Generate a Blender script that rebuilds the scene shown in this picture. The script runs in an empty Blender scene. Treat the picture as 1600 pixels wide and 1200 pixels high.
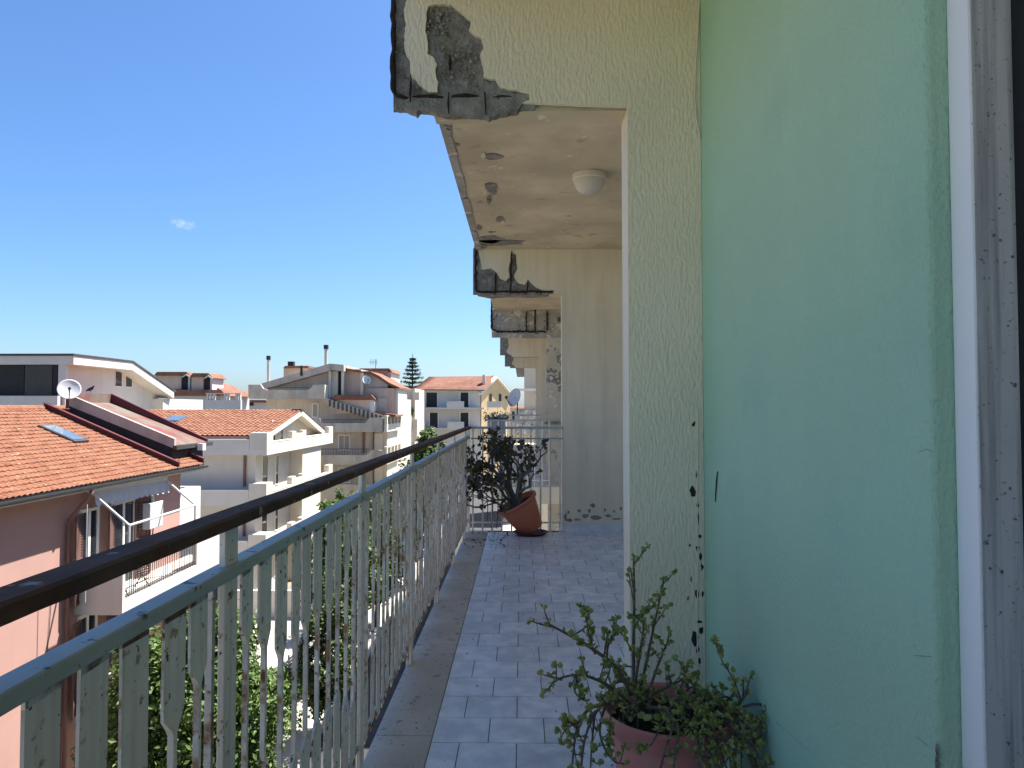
import bpy, bmesh, math, random
from math import radians, sin, cos, pi, atan2, sqrt
from mathutils import Vector, Euler, Matrix, noise as mnoise

random.seed(7)
SC = bpy.context.scene
COL = SC.collection

# ------------------------------------------------------------------ camera, sky, sun, exposure
CAM_Z = 1.22                      # camera above the balcony floor (floor = z 0)
GZ = -10.2                        # street level
FPX = 1110.0                      # focal length in pixels of a 1600 px wide frame
PITCH, YAW = radians(1.884), radians(0.80)
cam_data = bpy.data.cameras.new('camera')
cam_data.sensor_width = 36.0
cam_data.lens = FPX / 1600.0 * 36.0
cam_data.clip_start = 0.02
cam_data.clip_end = 6000.0
cam = bpy.data.objects.new('camera', cam_data)
cam.location = (0, 0, CAM_Z)
cam.rotation_euler = (pi / 2 + PITCH, 0, YAW)
COL.objects.link(cam)
SC.camera = cam
CAM_R = Euler((pi / 2 + PITCH, 0, YAW)).to_matrix()
CAM_P = Vector((0, 0, CAM_Z))


def at(u, v, X=None, Y=None, Z=None):
    """world point seen at photo pixel (u, v) on the plane X=, Y= or Z="""
    d = CAM_R @ Vector(((u - 800) / FPX, (600 - v) / FPX, -1.0))
    if X is not None:
        t = X / d.x
    elif Y is not None:
        t = Y / d.y
    else:
        t = (Z - CAM_Z) / d.z
    return CAM_P + d * t


SUN_DIR = Vector((1.3, 1.0, 2.7)).normalized()
SUN_EL = math.asin(SUN_DIR.z)
SUN_AZ = atan2(SUN_DIR.x, SUN_DIR.y)       # clockwise from +Y
sun_data = bpy.data.lights.new('sun', 'SUN')
sun_data.energy = 5.0
sun_data.angle = radians(0.53)
sun_data.color = (1.0, 0.95, 0.87)
sun = bpy.data.objects.new('sun', sun_data)
sun.rotation_euler = (-SUN_DIR).to_track_quat('-Z', 'Y').to_euler()
COL.objects.link(sun)

world = bpy.data.worlds.new('World')
SC.world = world
world.use_nodes = True
wn = world.node_tree
wn.nodes.clear()
w_out = wn.nodes.new('ShaderNodeOutputWorld')
w_bg = wn.nodes.new('ShaderNodeBackground')
w_sky = wn.nodes.new('ShaderNodeTexSky')
w_sky.sky_type = 'NISHITA'
w_sky.sun_disc = False
w_sky.sun_elevation = SUN_EL
w_sky.sun_rotation = SUN_AZ
w_sky.altitude = 50
w_sky.air_density = 1.0
w_sky.dust_density = 1.1
w_sky.ozone_density = 10.0
w_bg.inputs['Strength'].default_value = 0.076
# one small wisp of cloud
w_tc = wn.nodes.new('ShaderNodeTexCoord')
cdir = (at(284, 349, Y=100) - CAM_P).normalized()
w_map = wn.nodes.new('ShaderNodeVectorMath'); w_map.operation = 'SUBTRACT'
w_map.inputs[1].default_value = cdir
w_scl = wn.nodes.new('ShaderNodeVectorMath'); w_scl.operation = 'MULTIPLY'
w_scl.inputs[1].default_value = (44, 44, 130)
w_len = wn.nodes.new('ShaderNodeVectorMath'); w_len.operation = 'LENGTH'
w_noi = wn.nodes.new('ShaderNodeTexNoise')
w_noi.inputs['Scale'].default_value = 95
w_noi.inputs['Detail'].default_value = 6
w_noi.inputs['Roughness'].default_value = 0.62
w_a = wn.nodes.new('ShaderNodeMath'); w_a.operation = 'SUBTRACT'; w_a.inputs[0].default_value = 1.0
w_b = wn.nodes.new('ShaderNodeMath'); w_b.operation = 'MULTIPLY_ADD'
w_b.inputs[1].default_value = 2.4; w_b.inputs[2].default_value = -1.2
w_c = wn.nodes.new('ShaderNodeMath'); w_c.operation = 'ADD'
w_d = wn.nodes.new('ShaderNodeMapRange')
w_d.inputs['From Min'].default_value = 0.35; w_d.inputs['From Max'].default_value = 1.1
w_d.inputs['To Max'].default_value = 0.6
w_mix = wn.nodes.new('ShaderNodeMix'); w_mix.data_type = 'RGBA'
w_mix.inputs['B'].default_value = (3.6, 4.2, 5.4, 1)
L = wn.links.new
L(w_tc.outputs['Generated'], w_map.inputs[0])
L(w_map.outputs[0], w_scl.inputs[0])
L(w_scl.outputs[0], w_len.inputs[0])
L(w_len.outputs['Value'], w_a.inputs[1])
L(w_tc.outputs['Generated'], w_noi.inputs['Vector'])
L(w_noi.outputs['Fac'], w_b.inputs[0])
L(w_a.outputs[0], w_c.inputs[0]); L(w_b.outputs[0], w_c.inputs[1])
L(w_c.outputs[0], w_d.inputs['Value'])
L(w_d.outputs['Result'], w_mix.inputs['Factor'])
w_hsv = wn.nodes.new('ShaderNodeHueSaturation'); w_hsv.inputs['Saturation'].default_value = 1.06
L(w_sky.outputs[0], w_hsv.inputs['Color'])
L(w_hsv.outputs[0], w_mix.inputs['A'])
L(w_mix.outputs['Result'], w_bg.inputs['Color'])
L(w_bg.outputs[0], w_out.inputs[0])

SC.view_settings.view_transform = 'Standard'
SC.view_settings.look = 'None'
SC.view_settings.gamma = 1.0
SC.view_settings.use_curve_mapping = False
SC.view_settings.exposure = 1.5
SC.render.engine = 'CYCLES'
SC.cycles.use_denoising = True
SC.cycles.max_bounces = 8
SC.cycles.diffuse_bounces = 5


# ------------------------------------------------------------------ materials
def mat(name, base, rough=0.8, var=0.12, vscale=3.0, bump=0.0, bscale=60.0, bstretch=(1, 1, 1), bdist=0.004,
        spots=None, streak=None, metallic=0.0, spec=0.4, hue=None, trans=None, orand=0.0):
    """procedural principled material in world coordinates.
    spots: list of (colour, scale, threshold, softness); streak: (colour, amount, (sx,sy,sz))"""
    m = bpy.data.materials.new(name)
    m.use_nodes = True
    nt = m.node_tree
    b = nt.nodes['Principled BSDF']
    b.inputs['Roughness'].default_value = rough
    b.inputs['Metallic'].default_value = metallic
    b.inputs['Specular IOR Level'].default_value = spec
    geo = nt.nodes.new('ShaderNodeNewGeometry')
    pos = geo.outputs['Position']
    ln = nt.links.new

    def nz(scale, detail=4, rough_=0.55, vec=None):
        n = nt.nodes.new('ShaderNodeTexNoise')
        n.inputs['Scale'].default_value = scale
        n.inputs['Detail'].default_value = detail
        n.inputs['Roughness'].default_value = rough_
        ln(vec or pos, n.inputs['Vector'])
        return n.outputs['Fac']

    def stretch(s):
        v = nt.nodes.new('ShaderNodeVectorMath'); v.operation = 'MULTIPLY'
        v.inputs[1].default_value = s
        ln(pos, v.inputs[0])
        return v.outputs[0]

    def ramp(fac, lo, hi, tmin=0.0, tmax=1.0):
        r = nt.nodes.new('ShaderNodeMapRange')
        r.inputs['From Min'].default_value = lo; r.inputs['From Max'].default_value = hi
        r.inputs['To Min'].default_value = tmin; r.inputs['To Max'].default_value = tmax
        ln(fac, r.inputs['Value'])
        return r.outputs['Result']

    def mixc(fac, a, bcol):
        x = nt.nodes.new('ShaderNodeMix'); x.data_type = 'RGBA'
        ln(fac, x.inputs['Factor'])
        for s, val in (('A', a), ('B', bcol)):
            if isinstance(val, (tuple, list)):
                x.inputs[s].default_value = (*val[:3], 1)
            else:
                ln(val, x.inputs[s])
        return x.outputs['Result']

    dark = tuple(c * (1 - var) for c in base)
    lite = tuple(min(1, c * (1 + var)) for c in base)
    c = mixc(ramp(nz(vscale, 6, 0.6), 0.32, 0.68), dark, lite)
    if hue:
        c = mixc(ramp(nz(hue[1], 3), 0.4, 0.62, 0, hue[2]), c, hue[0])
    if streak:
        c = mixc(ramp(nz(1.0, 5, 0.6, stretch(streak[2])), 0.45, 0.75, 0, streak[1]), c, streak[0])
    for (sc_, ss, th, soft) in (spots or []):
        c = mixc(ramp(nz(ss, 5, 0.6), th, th + soft), c, sc_)
    if orand:
        oi = nt.nodes.new('ShaderNodeObjectInfo')
        hs = nt.nodes.new('ShaderNodeHueSaturation')
        ln(ramp(oi.outputs['Random'], 0, 1, 1 - orand, 1 + orand), hs.inputs['Value'])
        ln(c, hs.inputs['Color']); c = hs.outputs[0]
    ln(c, b.inputs['Base Color'])
    if bump:
        bn = nt.nodes.new('ShaderNodeBump')
        bn.inputs['Strength'].default_value = bump
        bn.inputs['Distance'].default_value = bdist
        ln(nz(bscale, 3, 0.5, stretch(bstretch)), bn.inputs['Height'])
        ln(bn.outputs[0], b.inputs['Normal'])
    if trans:
        t = nt.nodes.new('ShaderNodeBsdfTranslucent')
        ln(c, t.inputs['Color'])
        mx = nt.nodes.new('ShaderNodeMixShader'); mx.inputs[0].default_value = trans
        out = nt.nodes['Material Output']
        ln(b.outputs[0], mx.inputs[1]); ln(t.outputs[0], mx.inputs[2]); ln(mx.outputs[0], out.inputs['Surface'])
    return m


M = {}
M['stucco'] = mat('cream_wave_stucco', (.86, .765, .585), .85, .04, 1.5, 1.0, 95, (1.0, 1.0, .36), .008,
                  hue=((.78, .69, .52), .9, .4))
M['cream'] = mat('cream_plaster', (.82, .74, .58), .88, .06, 1.3, .25, 90, bdist=.002,
                 streak=((.45, .38, .26), .35, (9, 9, .8)))
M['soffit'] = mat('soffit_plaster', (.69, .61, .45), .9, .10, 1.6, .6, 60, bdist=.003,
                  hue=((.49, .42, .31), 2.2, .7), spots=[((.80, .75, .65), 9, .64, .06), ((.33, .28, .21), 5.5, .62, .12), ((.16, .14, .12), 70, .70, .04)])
M['mint'] = mat('mint_stucco', (.405, .635, .465), .88, .05, 1.6, 1.0, 135, (1, 1, .7), .005,
                hue=((.45, .62, .40), .7, .4), streak=((.37, .575, .425), .4, (5, 5, .5)),
                spots=[((.36, .57, .425), 2.1, .56, .25), ((.28, .44, .33), 150, .66, .06)])
M['concrete'] = mat('bare_concrete', (.27, .257, .235), .95, .38, 14, 1.0, 120, bdist=.006,
                    spots=[((.42, .41, .39), 60, .70, .04), ((.07, .062, .055), 22, .62, .08)])
M['concrete_lt'] = mat('pale_concrete', (.40, .39, .37), .93, .25, 6, .6, 70, bdist=.006,
                       spots=[((.10, .095, .09), 7, .60, .05), ((.66, .63, .57), 5, .57, .02)])
M['peel'] = mat('peeling_plaster', (.58, .55, .46), .92, .1, 4, .4, 60, bdist=.004,
                spots=[((.22, .21, .20), 4.5, .535, .02), ((.70, .68, .62), 9, .60, .03)])
M['aggregate'] = mat('concrete_stones', (.30, .28, .25), .95, .6, 160, .4, 200)
M['rebar'] = mat('rusty_rebar', (.035, .022, .018), .9, .5, 40, .5, 200)
M['tile'] = mat('floor_tile', (.78, .815, .83), .34, .10, 16, .10, 9, bdist=.002, hue=((.56, .60, .67), 9, .75), orand=.10,
                spots=[((.36, .35, .35), 3.1, .60, .22), ((.16, .15, .145), 40, .70, .04)], spec=.5)
M['grout'] = mat('grout', (.11, .11, .115), .95, .3, 20)
M['marble'] = mat('stone_strip', (.62, .55, .46), .75, .22, 8, .5, 150, bdist=.003, hue=((.42, .37, .31), 4, .65),
                  spots=[((.12, .11, .10), 45, .62, .05), ((.20, .185, .165), 12, .60, .1)])
RUST = (.13, .052, .026)
M['paint'] = mat('chipped_grey_white_paint', (.93, .88, .80), .55, .06, 7, .25, 60, bdist=.002,
                 hue=((.84, .79, .71), 3, .5),
                 streak=((.60, .44, .30), .55, (55, 55, 3.0)),
                 spots=[((.46, .30, .18), 30, .61, .07), (RUST, 52, .635, .03)])
M['paint_edge'] = mat('rusty_shaded_edge_paint', (.50, .47, .43), .8, .25, 12, .3, 80, bdist=.002,
                      spots=[((.26, .15, .09), 16, .52, .12), (RUST, 38, .60, .05)])  # rust, plus shade put into the colour of faces turned from the light
M['rust'] = mat('rust_bloom', (.22, .12, .07), .9, .4, 30, .5, 120, spots=[((.80, .76, .68), 14, .42, .16), (RUST, 40, .60, .05)])
M['handrail'] = mat('worn_brown_handrail', (.115, .062, .044), .9, .45, 9, .5, 60, (1, .25, 1), .002,
                    hue=((.13, .12, .11), 1.3, .5), spec=.15,
                    spots=[((.15, .055, .024), 11, .54, .1), ((.30, .29, .28), 26, .63, .05)])
M['midrail'] = mat('blue_grey_rail_paint', (.42, .475, .46), .5, .12, 7, .2, 60, bdist=.002,
                   spots=[((.06, .055, .055), 17, .62, .04), (RUST, 28, .64, .04)])
M['whiteframe'] = mat('white_frame_paint', (.90, .90, .89), .4, .03, 4, .15, 40, bdist=.001,
                      spots=[((.16, .16, .18), 26, .735, .02)])
M['greyframe'] = mat('worn_grey_frame_paint', (.74, .74, .72), .6, .06, 4, .3, 80, bdist=.002,
                     spots=[((.16, .165, .175), 48, .645, .04), ((.16, .165, .175), 120, .64, .05)],
                     streak=((.16, .165, .18), .7, (60, 60, 2.0)))
M['black'] = mat('black_gasket', (.012, .012, .014), .6, .1)
M['dark'] = mat('dark_interior_and_shade', (.025, .024, .026), .8, .2)
M['room'] = mat('room_wall', (.35, .33, .30), .9, .05)
M['terracotta'] = mat('terracotta_plastic', (.56, .185, .105), .55, .10, 6, .08, 40, hue=((.42, .125, .075), 3, .5))
M['pinkpot'] = mat('faded_red_plastic', (.60, .19, .165), .5, .10, 6, .08, 40, hue=((.66, .33, .28), 2.2, .5))
M['soil'] = mat('soil', (.028, .020, .014), .95, .5, 40, 1.0, 90)
M['stem'] = mat('woody_stem', (.15, .115, .095), .8, .3, 30, .5, 120)
M['stem_d'] = mat('jade_trunk', (.14, .135, .135), .8, .25, 18, .5, 60)
M['leaf'] = mat('small_round_leaf', (.29, .345, .09), .45, .3, 30, hue=((.47, .44, .15), 18, .6), trans=.2)
M['leaf_d'] = mat('dark_jade_leaf', (.060, .080, .034), .45, .4, 22, hue=((.12, .055, .040), 14, .7))
M['leaf_dead'] = mat('dead_leaf', (.055, .032, .018), .9, .5, 40)
M['lampglass'] = mat('lamp_glass', (.62, .60, .54), .25, .04)
M['lampbase'] = mat('lamp_base', (.70, .66, .58), .5, .04)
M['cable'] = mat('white_cable', (.72, .69, .62), .5, .05)
# street and houses
M['asphalt'] = mat('asphalt', (.055, .055, .058), .92, .25, 1.3, .5, 60)
M['pavement'] = mat('pale_pavement', (.44, .41, .36), .9, .14, 1.1, .3, 30)
M['ground'] = mat('dry_ground', (.20, .175, .13), .95, .3, .25, hue=((.10, .13, .05), .06, .7))
M['pink'] = mat('pink_render', (.405, .245, .212), .9, .045, .8, .25, 40, streak=((.48, .26, .22), .25, (3, 3, .3)))
M['white_r'] = mat('white_render', (.58, .55, .505), .9, .06, .6, .2, 30, streak=((.45, .41, .36), .22, (2.2, 2.2, .3)))
M['cream_r'] = mat('cream_render', (.585, .54, .455), .9, .06, .5, .2, 30, streak=((.44, .38, .29), .22, (2.2, 2.2, .3)))
M['grey_r'] = mat('grey_beige_render', (.52, .46, .385), .92, .10, .7, .2, 20, streak=((.33, .29, .245), .55, (3, 3, .3)))
M['board_r'] = mat('board_marked_concrete', (.44, .395, .335), .92, .16, .9, .3, 20, streak=((.17, .155, .135), .7, (1.2, 1.2, .18)))
M['rose_r'] = mat('rose_render', (.56, .42, .33), .92, .08, .7, .2, 20, streak=((.33, .26, .2), .4, (3, 3, .3)))
M['yellow_r'] = mat('ochre_render', (.64, .47, .27), .92, .06, .7)
M['white_far'] = mat('white_wall', (.52, .50, .475), .92, .05, .4, streak=((.48, .45, .42), .35, (2, 2, .25)))
M['rooftile'] = mat('clay_roof_tile', (.215, .083, .044), .9, .30, 6.0, .3, 30, hue=((.27, .132, .076), 1.8, .6),
                    spots=[((.20, .085, .05), 3.1, .58, .12), ((.58, .38, .24), 9, .63, .08)])
M['rooftile_far'] = mat('far_roof_tile', (.19, .078, .048), .9, .22, 1.8, hue=((.24, .12, .08), .9, .6))
M['maroon'] = mat('maroon_flashing', (.085, .014, .018), .6, .15, 4)
M['redmetal'] = mat('faded_red_sheet', (.15, .048, .040), .85, .15, 1.3, hue=((.155, .145, .115), .9, .8))
M['gutter'] = mat('dark_gutter', (.055, .052, .05), .5, .2, 3)
M['brownpipe'] = mat('brown_downpipe', (.20, .105, .095), .6, .1)
M['shutter'] = mat('brown_shutter', (.105, .052, .040), .6, .15)
M['glass_d'] = mat('dark_window_glass', (.020, .024, .030), .08, .2, spec=.6)
M['skyglass'] = mat('skylight_glass', (.10, .14, .19), .06, .1, spec=.8)
M['trim'] = mat('white_trim', (.74, .72, .68), .7, .04)
M['steel'] = mat('white_steel', (.56, .56, .56), .4, .05)
M['darksteel'] = mat('dark_steel', (.05, .05, .052), .5, .2)
M['awning'] = mat('grey_awning', (.46, .46, .48), .9, .06)
M['dish'] = mat('dish_white', (.58, .58, .57), .45, .05)
M['bird'] = mat('bird_feather', (.02, .02, .022), .7, .2)
M['treeleaf'] = mat('tree_leaf', (.060, .115, .020), .55, .3, 2.5, hue=((.115, .175, .030), 1.4, .5), trans=.22)
M['treeleaf2'] = mat('tree_leaf_deep', (.045, .078, .016), .55, .3, 2.5, hue=((.085, .115, .024), 1.4, .5), trans=.2)
M['pineleaf'] = mat('pine_needles', (.028, .060, .030), .7, .3, 1.5)
M['bark'] = mat('tree_bark', (.10, .075, .055), .95, .35, 6, .8, 20)
M['grey_fence'] = mat('grey_fence_slat', (.36, .36, .36), .6, .08)
M['planter'] = mat('grey_planter', (.34, .36, .42), .6, .08)
M['flower'] = mat('grey_green_foliage', (.15, .17, .14), .7, .4, 30, hue=((.42, .40, .42), 25, .5))


# ------------------------------------------------------------------ mesh helpers
WL = {}          # world location of every parent


class MB:
    def __init__(self):
        self.v = []; self.f = []

    def _add(self, vs, fs):
        k = len(self.v)
        self.v += [Vector(p) for p in vs]
        self.f += [tuple(i + k for i in f) for f in fs]
        return self

    def box(self, x0, x1, y0, y1, z0, z1):
        if x0 > x1: x0, x1 = x1, x0
        if y0 > y1: y0, y1 = y1, y0
        if z0 > z1: z0, z1 = z1, z0
        return self._add([(x0, y0, z0), (x1, y0, z0), (x1, y1, z0), (x0, y1, z0), (x0, y0, z1), (x1, y0, z1), (x1, y1, z1), (x0, y1, z1)],
                         [(0, 3, 2, 1), (4, 5, 6, 7), (0, 1, 5, 4), (1, 2, 6, 5), (2, 3, 7, 6), (3, 0, 4, 7)])

    def prism(self, pts, vec):
        """polygon (list of 3D points) extruded along vec"""
        n = len(pts); vec = Vector(vec)
        a = [Vector(p) for p in pts]
        # orientation
        nrm = Vector((0, 0, 0))
        for i in range(n):
            nrm += a[i].cross(a[(i + 1) % n])
        if nrm.dot(vec) > 0:
            a.reverse()
        b = [p + vec for p in a]
        fs = [tuple(range(n)), tuple(range(2 * n - 1, n - 1, -1))]
        for i in range(n):
            j = (i + 1) % n
            fs.append((j, i, i + n, j + n))
        return self._add(a + b, fs)

    def bar(self, p, q, w, h=None, up=(0, 0, 1)):
        h = h or w
        p = Vector(p); q = Vector(q); d = (q - p).normalized(); up = Vector(up)
        if abs(d.dot(up)) > .98: up = Vector((0, 1, 0))
        s = d.cross(up).normalized(); t = s.cross(d)
        c = [s * (-w / 2) + t * (-h / 2), s * (w / 2) + t * (-h / 2), s * (w / 2) + t * (h / 2), s * (-w / 2) + t * (h / 2)]
        return self._add([p + k for k in c] + [q + k for k in c],
                         [(0, 1, 2, 3), (7, 6, 5, 4), (1, 0, 4, 5), (2, 1, 5, 6), (3, 2, 6, 7), (0, 3, 7, 4)])

    def tube(self, path, r, seg=8, cap=True):
        path = [Vector(p) for p in path]
        n = len(path)
        rs = r if isinstance(r, (list, tuple)) else [r] * n
        rings = []
        prev = None
        for i, p in enumerate(path):
            d = (path[min(i + 1, n - 1)] - path[max(i - 1, 0)])
            d = d.normalized() if d.length > 1e-9 else Vector((0, 0, 1))
            up = prev if prev is not None else (Vector((0, 0, 1)) if abs(d.z) < .9 else Vector((1, 0, 0)))
            s = d.cross(up)
            if s.length < 1e-6: s = d.cross(Vector((1, .3, .2)))
            s.normalize(); t = s.cross(d).normalized(); prev = t
            rings.append([p + (s * cos(2 * pi * k / seg) + t * sin(2 * pi * k / seg)) * rs[i] for k in range(seg)])
        vs = [q for ring in rings for q in ring]
        fs = []
        for i in range(n - 1):
            for k in range(seg):
                k2 = (k + 1) % seg
                fs.append((i * seg + k, (i + 1) * seg + k, (i + 1) * seg + k2, i * seg + k2))
        if cap:
            fs.append(tuple(range(seg))); fs.append(tuple(range(n * seg - 1, (n - 1) * seg - 1, -1)))
        return self._add(vs, fs)

    def lathe(self, prof, c, seg=40, mtx=None):
        """profile [(r, z)] turned about z through c"""
        c = Vector(c); vs = []; fs = []
        for (r, z) in prof:
            for k in range(seg):
                p = Vector((r * cos(2 * pi * k / seg), r * sin(2 * pi * k / seg), z))
                if mtx: p = mtx @ p
                vs.append(c + p)
        for i in range(len(prof) - 1):
            for k in range(seg):
                k2 = (k + 1) % seg
                fs.append((i * seg + k, i * seg + k2, (i + 1) * seg + k2, (i + 1) * seg + k))
        return self._add(vs, fs)

    def quad(self, *p):
        return self._add(p, [tuple(range(len(p)))])

    def build(self, name, m, parent=None, origin=None, smooth=False, bevel=0.0, bseg=2, kind=None):
        o_ = Vector(origin) if origin is not None else (WL[parent.name].copy() if parent else Vector((0, 0, 0)))
        me = bpy.data.meshes.new(name)
        me.from_pydata([tuple(p - o_) for p in self.v], [], self.f)
        me.validate()
        me.update()
        me.materials.append(M[m] if isinstance(m, str) else m)
        if smooth:
            me.polygons.foreach_set('use_smooth', [True] * len(me.polygons))
        o = bpy.data.objects.new(name, me)
        COL.objects.link(o)
        if parent:
            o.parent = parent
            o.location = o_ - WL[parent.name]
        else:
            o.location = o_
        WL[o.name] = o_.copy()
        if bevel:
            b = o.modifiers.new('bevel', 'BEVEL'); b.width = bevel; b.segments = bseg; b.limit_method = 'ANGLE'
            b.angle_limit = radians(40)
        if kind: o['kind'] = kind
        return o


def tag(o, label=None, cat=None, group=None, kind=None):
    if label: o['label'] = label
    if cat: o['category'] = cat
    if group: o['group'] = group
    if kind: o['kind'] = kind
    return o


def thing(name, loc, label, cat, group=None):
    o = bpy.data.objects.new(name, None)
    o.empty_display_size = .1
    o.location = loc
    COL.objects.link(o)
    WL[o.name] = Vector(loc)
    return tag(o, label, cat, group)


def inst(src, parent, wloc, rot=None, scale=None):
    """copy of one piece (shared mesh) at world location wloc"""
    c = src.copy()
    COL.objects.link(c)
    c.parent = parent
    c.location = Vector(wloc) - WL[parent.name]
    if rot: c.rotation_euler = rot
    if scale: c.scale = scale
    WL[c.name] = Vector(wloc)
    return c


def box(name, m, parent, x0, x1, y0, y1, z0, z1, bevel=0.0, **k):
    return MB().box(x0, x1, y0, y1, z0, z1).build(name, m, parent, bevel=bevel, **k)


def jag(pts, amp, step, closed=False, rnd=random):
    """ragged polyline through pts (2D)"""
    out = []
    n = len(pts)
    for i in range(n if closed else n - 1):
        a = pts[i]; b = pts[(i + 1) % n]
        d = sqrt((b[0] - a[0]) ** 2 + (b[1] - a[1]) ** 2)
        k = max(1, int(d / step))
        for j in range(k):
            t = j / k
            out.append((a[0] + (b[0] - a[0]) * t + rnd.uniform(-amp, amp), a[1] + (b[1] - a[1]) * t + rnd.uniform(-amp, amp)))
    if not closed:
        out.append(pts[-1])
    return out


def blob2d(cx, cy, rx, ry, n=11, rough=.35, rnd=random):
    return [(cx + rx * cos(2 * pi * i / n) * (1 + rnd.uniform(-rough, rough)),
             cy + ry * sin(2 * pi * i / n) * (1 + rnd.uniform(-rough, rough))) for i in range(n)]


def curve_pts(pts, n):
    """Catmull-Rom through pts"""
    P = [pts[0]] + list(pts) + [pts[-1]]
    out = []
    for i in range(1, len(P) - 2):
        for k in range(n):
            t = k / n
            a, b_, c, d = P[i - 1], P[i], P[i + 1], P[i + 2]
            out.append(.5 * ((2 * b_) + (c - a) * t + (2 * a - 5 * b_ + 4 * c - d) * t * t + (3 * b_ - a - 3 * c + d) * t ** 3))
    out.append(pts[-1])
    return out



# ------------------------------------------------------------------ the setting: ground, road, pavements
def struct(name, m, mb, **k):
    return tag(mb.build(name, m, **k), kind='structure')


struct('ground', 'ground', MB().quad((-2500, -400, GZ - .02), (2500, -400, GZ - .02), (2500, 4000, GZ - .02), (-2500, 4000, GZ - .02)))
struct('road', 'asphalt', MB().box(-7.0, -1.9, -60, 160, GZ - .015, GZ))
struct('pavement', 'pavement', MB().box(-9.4, -7.0, -60, 160, GZ - .02, GZ + .13), bevel=.015)
struct('pavement', 'pavement', MB().box(-1.9, .4, -60, 160, GZ - .02, GZ + .13), bevel=.015)
struct('courtyard_paving', 'pavement', MB().box(-30, -9.6, 26.5, 41, GZ - .02, GZ + .05))

# ------------------------------------------------------------------ the apartment block we stand in
D1, BAY = 2.62, 4.38                          # first beam, distance between beams
PY = [D1 + BAY * i for i in range(-1, 5)]     # -1.76, 2.62, 7.0, 11.38, 15.76, 20.14
XE, XC, XM, XR = -.487, .394, .667, 1.60      # beam end, pier edge, mint wall, recess wall
ZB, ZC = 2.34, 2.785                          # beam underside, ceiling
TH = .15                                      # beam thickness

home = thing('apartment_building', (XM, 3.0, GZ), 'cream and mint green apartment block with crumbling concrete balcony beams, close on the right', 'building')

# floor slabs and facade body
box('balcony_slab', 'cream', home, -.47, 2.2, -6.0, 7.12, -.26, -.035)
box('balcony_slab', 'cream', home, -.47, 2.2, 10.95, 24.5, -.26, -.004)
box('facade_wall', 'cream', home, XR, 9.0, 2.77, 24.5, -.03, 3.6)
box('lower_facade', 'cream', home, .9, 9.0, -6.0, 24.5, GZ, -.262)
for k in range(3):
    box('balcony_slab', 'cream', home, -.47, 1.0, -6.0, 24.5, -3.35 - 3.0 * k, -3.1 - 3.0 * k)
# column that runs down past the open bay
box('column', 'peel', home, .42, .67, PY[3] + .02, PY[3] + .30, GZ, -.262)
box('column', 'peel', home, .42, .67, PY[2] + .15, PY[2] + .4, GZ, -.262)
# parapet and roof over everything
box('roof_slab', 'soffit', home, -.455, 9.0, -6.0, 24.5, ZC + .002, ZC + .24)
box('roof_parapet', 'cream', home, -.44, -.30, -6.0, 24.5, ZC + .242, ZC + .75)

# mint wall with a door opening near the camera
C_MINT = at(1456, 636, X=XM).y                # end of the mint wall
XF = at(1490, 636, Y=C_MINT).x                # outer face of the frame
Y_F = at(1526, 636, X=XF).y
XF2 = at(1593, 636, Y=Y_F).x
box('mint_wall', 'mint', home, XM, XM + .33, C_MINT, D1 + .02, -.03, ZC, bevel=.014, bseg=4)
box('cream_wall', 'cream', home, XM, XM + .33, -6.0, .12, -.03, ZC, bevel=.014, bseg=4)
box('door_lintel', 'mint', home, XM + .002, XM + .33, .12, C_MINT, 2.4, ZC)
dfr = box('door_frame', 'whiteframe', home, XF, XF2 + .02, Y_F + .002, C_MINT - .0015, -.03, 2.398, bevel=.003)
MB().box(XF + .003, XF2 + .02, Y_F - .001, Y_F + .0018, -.03, 2.398).build('frame_face', 'greyframe', dfr)
MB().box(XF2, XF2 + .016, Y_F - .030, Y_F - .0012, -.03, 2.398).build('gasket', 'black', dfr)
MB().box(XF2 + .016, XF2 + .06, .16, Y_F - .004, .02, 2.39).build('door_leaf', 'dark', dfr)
box('room_wall', 'room', home, XM + .34, 5.0, C_MINT + .05, D1 - .02, -.03, ZC)
box('room_wall', 'room', home, 4.0, 4.2, -5.0, C_MINT, -.03, ZC)


def plane_pts(pix, Y):
    return [at(u, v, Y=Y) for (u, v) in pix]


def relief_sheet(name, m, parent, x0, x1, z0, z1, y, amp, sc, nx, nz_, seed=0.0):
    """uneven broken-concrete surface facing -Y"""
    b = MB()
    vs = []
    for j in range(nz_ + 1):
        for i in range(nx + 1):
            x = x0 + (x1 - x0) * i / nx; z = z0 + (z1 - z0) * j / nz_
            n = mnoise.noise(Vector((x * sc + seed, z * sc, seed))) + .5 * mnoise.noise(Vector((x * sc * 2.7 + seed, z * sc * 2.7, 3.1)))
            vs.append((x, y + amp * (n + .6 * mnoise.noise(Vector((x * 70, z * 70, seed))) * .5), z))
    fs = [(j * (nx + 1) + i, j * (nx + 1) + i + 1, (j + 1) * (nx + 1) + i + 1, (j + 1) * (nx + 1) + i) for j in range(nz_) for i in range(nx)]
    b._add(vs, fs)
    return b.build(name, m, parent)


ZT = ZC + .0015        # top of the beams, just inside the roof slab


def portal(i, name_m, core_m):
    """beam + pier of one bay; returns the part that carries its plaster and bars"""
    y = PY[i]
    b = MB()
    b.box(XE + .15, XR + .05, y + .034, y + TH, ZB, ZT + .02)          # beam core
    MB().box(XE, XE + .149, y + .034, y + TH, ZB + .045, ZT + .018).build('beam_end', 'concrete', home)
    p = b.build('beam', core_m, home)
    z0 = -.03 if i != 3 else -.262
    MB().box(XC, XR + .05, y + .0155, y + TH + .01, z0, ZB - .001).build('pier', name_m, p)
    return p


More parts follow.
